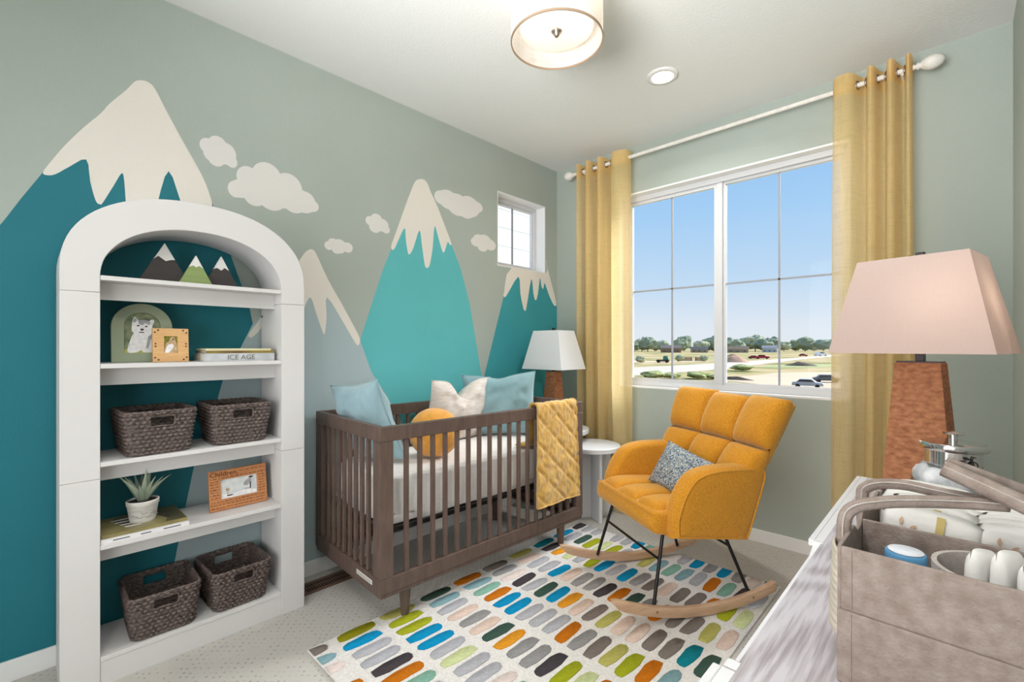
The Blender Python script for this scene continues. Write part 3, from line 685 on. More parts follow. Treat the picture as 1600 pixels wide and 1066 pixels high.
MB().lathe([(.085, -.001), (.083, -.008), (.060, -.012), (.058, -.006), (.058, -.001), (.085, -.001)], 40).build('trim_ring', 'white', t, smooth=True)
MB().lathe([(0, -.007), (.058, -.007), (.058, -.002), (0, -.002)], 40).build('lens', 'led', t)
def can(x, y, power):
    d = bpy.data.lights.new('downlight', 'AREA'); d.shape = 'DISK'; d.size = .11; d.energy = power; d.color = (1, .95, .88); d.spread = R_(150)
    o = bpy.data.objects.new('downlight', d); COL.objects.link(o); o.location = (x, y, ZC - .014); return o
can(1.315, 2.456, 9)
can(1.9, -.35, 8)          # extra fill lamp added behind the camera, without a fixture

M['rod'] = pmat('distressed white rod', (224, 220, 214), .55, var=.06, vscale=40)
M['curtain'] = clothlight('ochre linen curtain', (234, 208, 152), .5, .30, .16, 170, trgb=(255, 230, 172))
RY, RZ = 3.055, 2.614
t = thing('curtain_rod', 'long white curtain rod with textured knobs above the window', 'curtain rod', (1.32, RY, RZ))
MB().tube([(-1.02, 0, 0), (1.03, 0, 0)], .0125, 16).build('rod', 'rod', t, smooth=True, angle=50)
for s_ in (-1, 1):
    mb = MB(); prof = [(.0, 0), (.012, .0), (.014, .008), (.010, .016), (.017, .022), (.017, .028), (.012, .032)]
    nb = 14
    prof += [(.012 + (.034 - .012) * math.sin(PI * q / nb) ** .8 + .0016 * (q % 2), .034 + .088 * q / nb) for q in range(1, nb)] + [(.0, .124)]
    mb.lathe([(r_, s_ * z_) for r_, z_ in prof], 18, (s_ * 1.02, 0, 0), 'X')
    mb.build('finial', 'rod', t, smooth=True)
for x_ in (-.95, .985):
    MB().tube([(x_, 0, -.014), (x_, .05, -.02), (x_, YB - RY - .001, -.02)], .007, 8).build('bracket', 'rod', t)
    MB().lathe([(.022, 0), (.022, .008), (0, .008)], 16, (x_, YB - RY - .009, -.02), 'Y').build('wall_plate', 'rod', t)
CT = [(2.012, 3.075), (2.018, 3.035), (2.035, 3.004), (2.075, 2.992), (2.105, 3.01), (2.122, 3.055), (2.138, 3.10), (2.150, 3.112), (2.158, 3.09), (2.162, 3.055), (2.168, 3.015), (2.182, 2.994), (2.197, 3.012), (2.206, 3.055),
      (2.218, 3.10), (2.230, 3.115), (2.238, 3.09), (2.243, 3.055), (2.248, 3.012), (2.262, 2.992), (2.276, 3.012), (2.286, 3.055), (2.297, 3.10), (2.308, 3.114), (2.315, 3.09), (2.318, 3.055), (2.321, 3.015), (2.331, 2.994), (2.342, 3.02), (2.346, 3.05)]
CROSS = [2.122, 2.162, 2.206, 2.243, 2.286, 2.318]
def curtain(label, mapx, zt, seed):
    t = thing('curtain', label, 'curtain', (0, 0, 0), group='ochre curtains at the main window')
    line_ = smoothpoly(CT, 5, closed=False); nz_ = 40; k_ = len(line_)
    v = []; f = []
    for j in range(nz_ + 1):
        tt = j / nz_; z = zt - (zt - .012) * tt
        for i, (x, y) in enumerate(line_):
            spread = 1 + .05 * tt
            xx = 2.18 + (x - 2.18) * spread + .006 * tt * math.sin(i * .5 + seed + tt * 5)
            yy = RY + (y - RY) * (1 - .18 * tt) + .006 * tt * math.sin(i * .33 + seed * 2 + 3 * tt)
            dz = -.004 * math.cos((y - RY) / .055) * (1 - tt) if j == 0 else 0
            v.append((mapx(xx), yy, z + dz))
    for j in range(nz_):
        for i in range(k_ - 1): f.append((j * k_ + i, j * k_ + i + 1, (j + 1) * k_ + i + 1, (j + 1) * k_ + i))
    MB().add(v, f).build('fabric_panel', 'curtain', t, smooth=True)
    # folded double hem at the top
    v = []; f = []
    for j in range(3):
        for i, (x, y) in enumerate(line_): v.append((mapx(x), y - .0025, zt - .105 * j / 2))
    for j in range(2):
        for i in range(k_ - 1): f.append((j * k_ + i, j * k_ + i + 1, (j + 1) * k_ + i + 1, (j + 1) * k_ + i))
    MB().add(v, f).build('top_hem', 'curtain', t, smooth=True)
    for c_ in CROSS:
        sgn = 1 if mapx(2) < mapx(3) else -1
        ring_ = [(mapx(c_) + .006 * math.cos(a) * .7, RY + .019 * math.cos(a), RZ + .022 * math.sin(a)) for a in [2 * PI * q / 20 for q in range(20)]]
        MB().tube(ring_, .0042, 6, True).build('grommet', 'brushed', t, smooth=True)
    return t
curtain('ochre linen curtain to the right of the window behind the cork lamp', lambda x: x, 2.668, 1.3)
curtain('ochre linen curtain between the window and the mural corner', lambda x: .772 - (x - 2.012) * (.450 / .334), 2.664, 2.1)

M['register'] = pmat('bronze metal register', (122, 96, 82), .5, metal=.3)
M['duct'] = pmat('dark duct opening', (22, 20, 20), .8)
t = thing('floor_register', 'brown slotted floor register in the carpet beside the crib', 'vent', (.137, 1.085, .001))
MB().box(-.062, .062, -.155, .155, .0, .0025).build('plate', 'register', t, bevel=.001)
MB().box(-.036, .036, -.125, .125, .0025, .0032).build('opening', 'duct', t)
for i in range(20):
    y = -.122 + i * .01284
    MB().box(-.036, .036, y - .0022, y + .0022, .0030, .0055).build('louvre', 'register', t)
MB().box(-.003, .003, -.125, .125, .0030, .0056).build('louvre_bar', 'register', t)
# ================================================================== crib and bedding
M['crib'] = woodmat('grey brown stained wood', (104, 86, 77), (86, 70, 63), (6, 6, 1.4), .45, 5)
M['cribx'] = M['crib']
CO = Vector((.030, 1.067, 0)); CA = -R_(2.58)
CXD = Vector((math.cos(CA), math.sin(CA), 0)); CYD = Vector((-math.sin(CA), math.cos(CA), 0))
def CW(x, y, z): return CO + CXD * x + CYD * y + Vector((0, 0, z))
DX, LY_ = .712, 1.385
cr = thing('crib', 'grey brown wooden baby crib with slatted sides on tapered legs', 'crib', CO, CA)
Z0, Z1, ZT, ZB = .145, .880, .815, .228     # bottom rail underside, top of top rail, underside of top rail, top of bottom rail
PW = .062
def cp(name, mb, bev=.003): return mb.build(name, 'crib', cr, bevel=bev)
TH = .028
for (y0, y1) in ((0, PW), (LY_ - PW, LY_)):
    for (x0, x1) in ((0, TH + .002), (DX - TH - .002, DX)):
        cp('post', MB().box(x0, x1, y0, y1, ZB + .0005, ZT - .0005))
for x0 in (0, DX - TH):
    cp('top_rail', MB().box(x0, x0 + TH, 0, LY_, ZT, Z1))
    cp('bottom_rail', MB().box(x0, x0 + TH, 0, LY_, Z0 + .018, ZB))
for y0 in (0, LY_ - TH):
    cp('end_top_rail', MB().box(TH + .0005, DX - TH - .0005, y0, y0 + TH, ZT, Z1 - .0005))
    cp('end_bottom_rail', MB().box(TH + .0005, DX - TH - .0005, y0, y0 + TH, Z0 + .018, ZB - .0005))
    cp('end_post', MB().box(DX - TH - .045, DX - TH - .0025, y0 + .002, y0 + TH - .002, ZB, ZT))
    cp('end_post', MB().box(TH + .0025, TH + .045, y0 + .002, y0 + TH - .002, ZB, ZT))
cp('base_frame', MB().box(.004, DX - .004, .004, .06, Z0, Z0 + .0175).box(.004, DX - .004, LY_ - .06, LY_ - .004, Z0, Z0 + .0175)
   .box(.004, .06, .0605, LY_ - .0605, Z0, Z0 + .0175).box(DX - .06, DX - .004, .0605, LY_ - .0605, Z0, Z0 + .0175), .002)
sl = MB().box(-.0085, .0085, -.0105, .0105, ZB, ZT).build('slat', 'crib', cr, bevel=.003)
NSL = 17; inner0 = PW; step = (LY_ - 2 * PW) / (NSL + 1)
first = True
for x in (DX - TH / 2, TH / 2):
    for i in range(NSL):
        if first: sl.location = (x, inner0 + step * (i + 1), 0); first = False; continue
        c = sl.copy(); COL.objects.link(c); c.location = (x, inner0 + step * (i + 1), 0)
for y in (TH / 2, LY_ - TH / 2):
    a0, a1 = TH + .045, DX - TH - .045; n_ = 8
    for i in range(n_):
        c = sl.copy(); COL.objects.link(c); c.location = (a0 + (a1 - a0) * (i + 1) / (n_ + 1), y, 0); c.rotation_euler = (0, 0, PI / 2)
for (x, y) in ((DX - .055, .150), (DX - .055, LY_ - .150), (.055, .150), (.055, LY_ - .150)):
    MB().lathe([(0, 0), (.0165, 0), (.018, .004), (.0275, Z0), (0, Z0)], 24, (x, y, 0)).build('leg', 'crib', cr, smooth=True, angle=40)
M['label_white'] = pmat('white printed label', (214, 212, 206), .6)
M['black_metal'] = pmat('black powder coated metal', (18, 18, 19), .4)
lb = MB().box(DX - .225, DX - .075, -.0008, -.0001, .186, .206).build('warning_label', 'label_white', cr)
mb = MB()
for i in range(9): mb.box(DX - .22 + .015 * i, DX - .21 + .015 * i, -.0011, -.0008, .191, .194).box(DX - .22 + .015 * i, DX - .212 + .015 * i, -.0011, -.0008, .197, .200)
mb.build('label_print', 'iceshade', lb)
MB().box(.034, .050, .05, LY_ - .05, .405, .425).box(DX - .050, DX - .034, .05, LY_ - .05, .405, .425).box(.05, DX - .05, .036, .052, .405, .425).box(.05, DX - .05, LY_ - .052, LY_ - .036, .405, .425).build('mattress_support', 'black_metal', cr)
MB().box(.05, DX - .05, LY_ - .45, LY_ - .06, .409, .421).build('support_board', 'black_metal', cr)

# ---- mattress with quilted cover
M['quilt'] = pmat('white crinkled quilt', (240, 236, 234), .85, var=.03, vscale=30, bump=.55, bscale=60, sheen=.2)
mt = thing('crib_mattress', 'white quilted mattress inside the crib', 'mattress', CW(.356, .6925, .426), CA)
def mat_fn(u, v):
    a = 2 * PI * u; c, s = math.cos(a), math.sin(a); p = 7
    ex = math.copysign(abs(c) ** (2 / p), c); ey = math.copysign(abs(s) ** (2 / p), s)
    hx, hy = .300, .628
    if v < .5:
        tt = v / .5; z = .192 * tt; k_ = 1 - .02 * (1 - math.sin(PI * tt))
        q = 1 + .012 * math.sin(u * 150) * math.sin(PI * tt) * .6 + .008 * math.sin(u * 61 + tt * 4)
        if tt < .15: z += .010 * math.sin(u * 90) + .006 * math.sin(u * 37)
        return (hx * ex * k_ * q, hy * ey * k_ * q, z)
    tt = (v - .5) / .5; rr_ = max(0.0, 1 - tt)
    x, y = hx * ex * rr_, hy * ey * rr_
    z = .192 + .008 * min(1, tt * 6) + .0035 * abs(math.sin(x * 26) * math.sin(y * 26)) + .004 * noise.noise((x * 9, y * 9, 0))
    return (x, y, z)
MB().grid(mat_fn, 240, 46, cu=True).build('quilted_cover', 'quilt', mt, smooth=True)
MB().box(-.285, .285, -.615, .615, .0, .03).build('mattress_base', 'quilt', mt)
MB().box(.286, .2865, -.40, -.30, -.085, .02).build('care_tag', 'label_white', mt)

# ---- cushions
def pillow(name, label, loc, rot, w, h, t, mat, chop=0.0, ears=.10, seed=0, piping=None, group='cushions in the crib', cat='cushion', wr=.019, n_=34, tuft=None):
    def surf(sg):
        def fn(a, b_):
            u, v = 2 * a - 1, 2 * b_ - 1
            x = w / 2 * u * (1 - ears * (1 - v * v) * abs(u)); y = h / 2 * v * (1 - ears * (1 - u * u) * abs(v))
            th = t / 2 * (max(0, (1 - abs(u) ** 2.4)) * max(0, (1 - abs(v) ** 2.4))) ** .55
            if chop and v > -.4:
                k_ = math.exp(-(u / .30) ** 2) * ((v + .4) / 1.4) ** 2; y -= chop * k_; th *= 1 - .25 * k_
            nn = noise.noise((u * 3 + seed, v * 3, sg * 2 + seed)) * wr + noise.noise((u * 8 + seed, v * 5, seed)) * wr * .4
            edge = (1 - u ** 6) * (1 - v ** 6)
            # drawn wrinkles running in from the corners
            wk = .5 * wr * math.sin(9 * (abs(u) - abs(v)) + seed) * abs(u * v) * edge
            return (x, sg * (th + (nn + wk) * edge), y)
        return fn
    t_ = thing(name, label, cat, loc, rot=rot, group=group)
    mb = MB(); mb.grid(surf(-1), n_, n_); mb.grid(surf(1), n_, n_)
    mb.build('cover', mat, t_, smooth=True, weld=True)
    if piping:
        f_ = surf(0); edge = [f_(i / 24, 0) for i in range(24)] + [f_(1, i / 24) for i in range(24)] + [f_(1 - i / 24, 1) for i in range(24)] + [f_(0, 1 - i / 24) for i in range(24)]
        edge = [(p[0], 0, p[2]) for p in edge]
        MB().tube(edge, .0028, 6, True).build('seam', piping, t_, smooth=True)
    return t_
M['velvet_blue'] = pmat('pale blue velvet', (128, 160, 172), .75, rgb2=(156, 186, 195), vscale=5, sheen=.6, detail=5)
M['velvet_blue2'] = pmat('muted blue velvet', (118, 154, 164), .75, rgb2=(142, 176, 184), vscale=5, sheen=.5, detail=5)
M['white_cush'] = pmat('white pleated cotton', (228, 222, 218), .85, rgb2=(212, 200, 190), vscale=26, bump=.5, bscale=70, stretch=(1, 1, 5))
M['mustard'] = pmat('mustard plush', (222, 156, 62), .9, var=.12, vscale=30, bump=.5, bscale=140, sheen=.4)
MZ = .628
pillow('throw_pillow', 'pale blue velvet pillow at the near end of the crib', (.300, 1.222, MZ + .206), (R_(20), R_(-7), R_(12)), .355, .45, .18, 'velvet_blue', ears=.09, seed=3, piping='velvet_blue')
pillow('throw_pillow', 'blue velvet pillow in the far corner of the crib', (.292, 2.195, MZ + .205), (R_(10), R_(-3), R_(47)), .49, .44, .17, 'velvet_blue2', ears=.09, seed=8, chop=.02, piping='velvet_blue2')
pillow('throw_pillow', 'white pleated pillow with a dented top beside the round mustard cushion', (.205, 1.90, MZ + .190), (R_(14), R_(0), R_(88)), .46, .42, .17, 'white_cush', chop=.105, ears=.06, seed=5, piping='white_cush')
# round mustard cushion
t = thing('round_cushion', 'round mustard plush ball cushion leaning on the white pillow', 'cushion', (.470, 1.520, MZ + .002), group='cushions in the crib', rot=(0, 0, R_(44)))
MB().grid(lambda a, b_: ((.136 + .002 * noise.noise((a * 9, b_ * 9, 1))) * math.cos(2 * PI * a) * max(0, math.sin(PI * b_)) ** .92,
                        .118 * math.sin(2 * PI * a) * max(0, math.sin(PI * b_)) ** .92, .132 - .130 * math.cos(PI * b_)), 40, 28, cu=True).build('cover', 'mustard', t, smooth=True, weld=True)
MB().tube([(.1365 * math.cos(a), 0, .132 + .1305 * math.sin(a)) for a in [2 * PI * q / 40 for q in range(40)]], .0022, 6, True).build('seam', 'mustard', t)

# ---- quilted blanket over the front rail (made in the crib's own axes)
M['ochre_quilt'] = pmat('ochre velvet quilt', (178, 132, 40), .8, rgb2=(206, 164, 72), vscale=22, detail=6, bump=.35, bscale=90, sheen=.5)
bl = thing('quilted_blanket', 'ochre diamond quilted blanket hanging over the crib rail', 'blanket', CO, CA)
# path across the rail in (x, z): mattress -> up the inside -> over -> down the front
pth = [(.545, .642), (.60, .640), (.645, .650), (.668, .70), (.6715, .78), (.672, .86), (.678, .889), (.698, .8935), (.716, .889), (.722, .86), (.724, .70), (.725, .50), (.726, .315)]
pth = smoothpoly(pth, 6, closed=False)
cum = [0]
for a_, b_ in zip(pth[:-1], pth[1:]): cum.append(cum[-1] + math.dist(a_, b_))
tot = cum[-1]
def along(s):
    d = s * tot
    for i in range(len(cum) - 1):
        if cum[i + 1] >= d:
            q = (d - cum[i]) / max(1e-9, cum[i + 1] - cum[i]); a_, b_ = pth[i], pth[i + 1]
            tx, tz = b_[0] - a_[0], b_[1] - a_[1]; L_ = math.hypot(tx, tz) or 1
            return (a_[0] + q * tx, a_[1] + q * tz), (-tz / L_, tx / L_)
    return pth[-1], (1, 0)
BY0, BY1 = .952, 1.300
def blk(u, v, side):
    (x, z), (nx, nz_) = along(v)
    y = BY0 + (BY1 - BY0) * u
    hang = max(0, (v - .55) / .45)
    y += -.012 * hang * (1 - u) + .03 * hang * u * .5
    q1 = abs(math.sin(PI * (u * 2.2 + v * 6.5))); q2 = abs(math.sin(PI * (u * 2.2 - v * 6.5)))
    puff = .0065 * min(1, q1 * 2.2) * min(1, q2 * 2.2) + .0035 * noise.noise((u * 16, v * 30, 0)) + .002 * noise.noise((u * 40, v * 18, 4))
    out = (.0035 + puff + .010 * hang * (.5 + .5 * math.sin(u * 7))) if side else .0005 + .008 * hang * (.5 + .5 * math.sin(u * 7))
    return (x - nx * -out if False else x + nx * out, y, z + nz_ * out)
NU, NV = 56, 150
mb = MB(); mb.grid(lambda a, b_: blk(a, b_, 1), NU, NV); mb.grid(lambda a, b_: blk(a, b_, 0), NU, NV)
off = NU * NV
for i in range(NU - 1):
    for j in (0, NV - 1): mb.f.append((i * NV + j, (i + 1) * NV + j, off + (i + 1) * NV + j, off + i * NV + j))
for j in range(NV - 1):
    for i in (0, NU - 1): mb.f.append((i * NV + j, i * NV + j + 1, off + i * NV + j + 1, off + i * NV + j))
mb.build('quilted_cloth', 'ochre_quilt', bl, smooth=True)
edge = [blk(i / 30, 1, 1) for i in range(31)]
MB().tube(edge, .0045, 6).build('binding', 'ochre_quilt', bl, smooth=True)
for u_ in (0, 1): MB().tube([blk(u_, .02 + .98 * j / 90, 1) for j in range(91)], .004, 6).build('binding', 'ochre_quilt', bl, smooth=True)
# ================================================================== side tables, lamps, grass pot behind the crib
M['table_white'] = pmat('white lacquer', (222, 223, 226), .4)
def round_table(label, x, y, r, z, rz):
    t = thing('side_table', label, 'side table', (x, y, 0), rz, 'white round side tables')
    MB().lathe([(0, z - .034), (r - .004, z - .034), (r, z - .030), (r, z - .004), (r - .004, z), (0, z)], 56).build('table_top', 'table_white', t, smooth=True, angle=40)
    for a in (0, PI / 2):
        mb = MB().box(-r * .72, r * .72, -.011, .011, 0, z - .0345) if a == 0 else None
        if a == 0: mb.build('leg_panel', 'table_white', t, bevel=.003)
        else:
            for s_ in (-1, 1):
                MB().box(-.011, .011, min(s_ * .0115, s_ * r * .72), max(s_ * .0115, s_ * r * .72), 0, z - .0345).build('leg_panel', 'table_white', t, bevel=.003)
    return t
round_table('low white round side table between crib and rocking chair', .606, 2.815, .200, .524, R_(-31))
round_table('taller white round side table in the corner carrying the lamp', .300, 2.79, .245, .610, R_(15))

M['cork'] = pmat('brown cork bark veneer', (184, 124, 86), .75, rgb2=(140, 86, 56), vscale=55, detail=8, bump=.6, bscale=160, stretch=(1, 1, 1.7))
M['bronze'] = pmat('dark bronze metal', (60, 52, 54), .35, metal=.7)
M['shade_white'] = clothlight('white linen lampshade', (208, 188, 182), .35, .0, .03, 300, trgb=(255, 232, 220))
M['shade_off'] = clothlight('white linen lampshade unlit', (232, 232, 234), .25, .0, .03, 300)
def lamp(name, label, loc, rz, hb, bw, bw2, bd, bd2, sw, sd, sw2, sd2, z0, z1, shade, lit):
    """base height hb, base half sizes bottom/top, shade half sizes bottom/top, shade bottom/top heights"""
    t = thing(name, label, 'lamp', loc, rz)
    MB().frus((0, 0, 0), (bw, bd), (0, 0, hb), (bw2, bd2)).build('cork_base', 'cork', t, bevel=.0025)
    MB().box(-bw2 * .93, bw2 * .93, -bd2 * .93, bd2 * .93, hb, hb + .004).build('cap', 'bronze', t)
    MB().box(-.010, .010, -.010, .010, hb + .004, z1 + .004).build('neck', 'bronze', t, bevel=.001)
    MB().box(-.010, .010, -.008, .008, z1 + .0045, z1 + .022).build('finial', 'bronze', t, bevel=.002)
    v = []; 
    for (a, b_, z) in ((sw, sd, z0), (sw2, sd2, z1)): v += [(-a, -b_, z), (a, -b_, z), (a, b_, z), (-a, b_, z)]
    v2 = [(p[0] * .985, p[1] * .98, p[2]) for p in v]
    f = [(0, 1, 5, 4), (1, 2, 6, 5), (2, 3, 7, 6), (3, 0, 4, 7)]
    sh = MB().add(v, f).build('shade', shade, t)
    mb = MB()
    for a, b_ in ((-sw2, -sd2), (sw2, sd2)): pass
    mb.box(-sw2 * .98, sw2 * .98, -.003, .003, z1 - .002, z1 + .002).box(-.003, .003, -sd2 * .98, sd2 * .98, z1 - .002, z1 + .002)
    mb.build('spider', 'bronze', sh)
    MB().lathe([(0, z0 + .05), (.018, z0 + .052), (.028, z0 + .085), (.020, z0 + .115), (.014, z0 + .135), (0, z0 + .136)], 16, (.03, 0, 0)).build('bulb', 'bulb' if lit else 'diffuser', t, smooth=True)
    if lit: point('bulb_light', (.065, -.005, (z0 + z1) / 2), lit, (1.0, .80, .66), .03, t)
    return t
lamp('cork_lamp', 'unlit cork lamp with white shade on the corner side table', (.285, 2.775, .6105), R_(0), .425, .070, .042, .070, .042, .190, .150, .120, .098, .445, .735, 'shade_off', 0)

M['grass'] = pmat('dry grass blade', (150, 156, 120), .7)
M['pot_white'] = pmat('white ceramic pot', (222, 222, 220), .4)
t = thing('potted_grass', 'thin grass in a small pot on the corner side table behind the crib', 'plant', (.445, 2.705, .6105))
MB().lathe([(0, 0), (.034, 0), (.042, .07), (.038, .07), (.036, .06), (0, .058)], 20).build('pot', 'pot_white', t, smooth=True, angle=40)
MB().lathe([(0, .056), (.036, .058), (.036, .062), (0, .063)], 14).build('soil', 'soil', t)
for i in range(26):
    a = random.uniform(0, 2 * PI); ln = random.uniform(.14, .22); sp = random.uniform(.3, 1.0)
    MB().tube([(math.cos(a) * (.01 + sp * ln * .75 * (q / 5) ** 1.8), math.sin(a) * (.01 + sp * ln * .75 * (q / 5) ** 1.8), .06 + ln * (q / 5) * (1 - .25 * sp * q / 5)) for q in range(6)],
              [.0016, .0016, .0014, .0012, .001, .0004], 4).build('blade', 'grass', t)
# wall outlet under the crib
t = thing('wall_outlet', 'white wall outlet plate low on the mural wall under the crib', 'outlet', (.0, 1.86, .30))
MB().box(.0012, .006, -.035, .035, -.057, .057).build('plate', 'white', t, bevel=.002)
for z_ in (-.02, .02): MB().box(.006, .0075, -.016, .016, z_ - .014, z_ + .014).build('socket', 'table_white', t, bevel=.002)
# ================================================================== tufted rug
RX0, RX1, RY0, RY1, RT = .625, 1.862, .775, 2.635, .010
PAL = {'w': ('ivory', (232, 228, 224)), 'g': ('warm grey', (150, 148, 148)), 'G': ('light grey', (178, 178, 184)), 't': ('taupe', (126, 116, 110)), 'd': ('charcoal', (72, 66, 70)),
       'o': ('burnt orange', (196, 112, 24)), 'a': ('amber', (222, 150, 42)), 'b': ('bright blue', (16, 142, 190)), 'l': ('lime', (160, 166, 36)), 'v': ('pale olive', (182, 176, 98)),
       'p': ('blush', (222, 198, 184)), 'P': ('pale pink', (228, 212, 206)), 'D': ('forest green', (62, 86, 76)), 'm': ('mint', (134, 178, 160)), 's': ('slate blue', (132, 166, 174)),
       'e': ('pale green', (204, 212, 158)), 'T': ('deep teal', (18, 124, 136)), 'n': ('olive', (138, 134, 24))}
for k_, (nm, c) in PAL.items(): M['rug_' + k_] = pmat('rug wool ' + nm, c, .95, var=.10, vscale=90, bump=.8, bscale=420, spec=.1)
rg = thing('area_rug', 'ivory tufted rug with rows of multicoloured pill shapes', 'rug', ((RX0 + RX1) / 2, (RY0 + RY1) / 2, 0))
RC = rg.location
MB().rounded([(RX0 - RC.x, RY0 - RC.y), (RX1 - RC.x, RY0 - RC.y), (RX1 - RC.x, RY1 - RC.y), (RX0 - RC.x, RY1 - RC.y)], lambda p, d: (p[0], p[1], d), .0005, RT, .004, 3).build('pile_base', 'rug_w', rg, smooth=True, angle=40)
ROWS = [(.757, 'tsPwoGvdbgGpDlaGo'), (.962, 'nbGGdomGgblPsGtvG'), (1.170, 'vllbbGeGGPmtoGDsl'), (1.380, 'DsGpgpDaggdleosGP'), (1.595, 'osmobbGGGogtvlos w'.replace(' ', '')), (1.792, 'tgPdGDbaptvppttTD'),
        (2.000, 'vpGGbpggdoDgottvp'), (2.210, 'TdaeGlbGbgtptto le'.replace(' ', '')), (2.418, 'bGDlel GwvsmsGomdGG'.replace(' ', '')[:17]), (2.605, 'dGGwGGbmowGbgbgPt')]
meshes = []
for s_ in range(6):
    random.seed(40 + s_); n_ = 14; poly = []
    hw, hl = .0285, .086
    jit = [random.uniform(-.0045, .0045) for _ in range(n_)]; sk = random.uniform(-.010, .010)
    for i in range(n_):
        a = 2 * PI * (i + .5) / n_; c_, s2 = math.cos(a), math.sin(a)
        x = (hw + jit[i] * .6) * math.copysign(abs(c_) ** .55, c_); y = (hl + jit[(i * 3) % n_]) * math.copysign(abs(s2) ** .8, s2)
        poly.append((x + sk * (y / hl) ** 2 * (1 if y > 0 else -1) * .6, y))
    me_o = MB().rounded(poly, lambda p, d: (p[0], p[1], d), -.001, .0042, .0022, 1).build('pill_tmp', 'rug_w', None, smooth=True, angle=50)
    meshes.append(me_o.data); bpy.data.objects.remove(me_o)
def clipped(src, y0, ymin, ymax):
    """the pill cut off by the rug's bound edge"""
    bm = bmesh.new(); bm.from_mesh(src)
    for co, no in (((0, ymin - y0, 0), (0, -1, 0)), ((0, ymax - y0, 0), (0, 1, 0))):
        g = bmesh.ops.bisect_plane(bm, geom=bm.verts[:] + bm.edges[:] + bm.faces[:], plane_co=co, plane_no=no, clear_outer=True)
        e = [q for q in g['geom_cut'] if isinstance(q, bmesh.types.BMEdge)]
        if e: bmesh.ops.holes_fill(bm, edges=e)
    me = bpy.data.meshes.new('tuft'); bm.to_mesh(me); bm.free(); me.materials.append(M['rug_w']); return me
random.seed(5); clips = {}
for (yy, cs) in ROWS:
    for i, ch in enumerate(cs):
        if ch == 'w': continue
        v_ = random.randrange(6); me = meshes[v_]; y = yy + random.uniform(-.008, .008); rz = random.uniform(-.05, .05) - .02; lx = .660 + .0725 * i
        if yy < .8 or yy > 2.55:
            key = (v_, yy); y = yy; rz = 0
            if key not in clips: clips[key] = clipped(me, yy, RY0 + .004, RY1 - .004)
            me = clips[key]
        shared('tuft', me, rg, (lx - RC.x, y - RC.y, RT), (0, 0, rz), 'rug_' + ch)
# ================================================================== rocking chair (x: lateral towards the camera, y: backwards)
m, n, l, b = newmat('mustard boucle'); M['boucle'] = m
vec = coords(n, l)
t1 = n.new('ShaderNodeTexNoise'); t1.inputs['Scale'].default_value = 190; t1.inputs['Detail'].default_value = 3; l.new(vec, t1.inputs['Vector'])
r = n.new('ShaderNodeValToRGB'); l.new(t1.outputs['Fac'], r.inputs[0])
r.color_ramp.elements[0].position = .35; r.color_ramp.elements[0].color = lin(190, 126, 34); r.color_ramp.elements[1].position = .68; r.color_ramp.elements[1].color = lin(216, 152, 52)
l.new(r.outputs[0], b.inputs['Base Color']); b.inputs['Roughness'].default_value = .95; b.inputs['Sheen Weight'].default_value = .6; b.inputs['Sheen Roughness'].default_value = .4
b.inputs['Sheen Tint'].default_value = lin(255, 236, 190); b.inputs['Specular IOR Level'].default_value = .1
bp = n.new('ShaderNodeBump'); bp.inputs['Strength'].default_value = .7; bp.inputs['Distance'].default_value = .004; l.new(t1.outputs['Fac'], bp.inputs['Height']); l.new(bp.outputs[0], b.inputs['Normal'])
M['rocker_wood'] = woodmat('pale beech rocker', (206, 172, 142), (190, 152, 122), (4, 1.2, 14), .5)
M['plug'] = pmat('wood plug', (150, 118, 92), .6)
CHO = (1.415, 2.225); CHR = R_(-30)
ch = thing('rocking_chair', 'mustard boucle rocking chair with tufted back and wooden rockers', 'rocking chair', (*CHO, RT + .0042), CHR)
# ---- arms: rounded side panels
arm = [(-.150, .384), (-.125, .372), (.200, .331), (.232, .330), (.248, .365), (.315, .545), (.340, .640), (.300, .662), (.20, .668), (.06, .668), (-.04, .645), (-.095, .590), (-.128, .530), (-.152, .455)]
arm = smoothpoly(arm, 4)
for s_ in (-1, 1):
    fn = (lambda p, d, s_=s_: (s_ * d, p[0], p[1] + .0))
    ao = MB().rounded(arm, fn, .235, .342, .036, 6, 6, .006, .20).build('arm', 'boucle', ch, smooth=True)
    seam = [(s_ * .339, p[0] * .93 + .007, .5 + (p[1] - .5) * .91) for p in arm]
    MB().tube(seam, .0042, 6, True).build('piping', 'boucle', ao, smooth=True)
# ---- seat: base with rounded nose, three puffed sections
nose = [(-.215, .392), (-.226, .425), (-.215, .460), (-.18, .478), (.20, .455), (.245, .42), (.24, .345), (-.13, .372), (-.19, .378)]
MB().rounded(smoothpoly(nose, 3), lambda p, d: (d, p[0], p[1]), -.280, .280, .03, 5, 5, 0, .13).build('seat_base', 'boucle', ch, smooth=True)
def puff(name, corner, nrm, t, mat, par, nu=20, nv=20, pw=3.2, ex=.42, under=.5):
    """padded section: corner(u,v) gives the patch, nrm its outward direction"""
    mb = MB()
    def top(a, b_):
        u, v = 2 * a - 1, 2 * b_ - 1
        h = t * ((1 - abs(u) ** pw) * (1 - abs(v) ** pw)) ** ex; p = Vector(corner(a, b_)); return p + Vector(nrm) * h
    def bot(a, b_):
        u, v = 2 * a - 1, 2 * b_ - 1
        h = t * under * ((1 - abs(u) ** 6) * (1 - abs(v) ** 6)) ** .5; p = Vector(corner(a, b_)); return p - Vector(nrm) * h
    mb.grid(top, nu, nv); mb.grid(bot, nu, nv)
    return mb.build(name, mat, par, smooth=True, weld=True)
def lerp(a, b_, t): return tuple(x + (y - x) * t for x, y in zip(a, b_))
def patch(p00, p10, p11, p01): return lambda a, b_: lerp(lerp(p00, p10, a), lerp(p01, p11, a), b_)
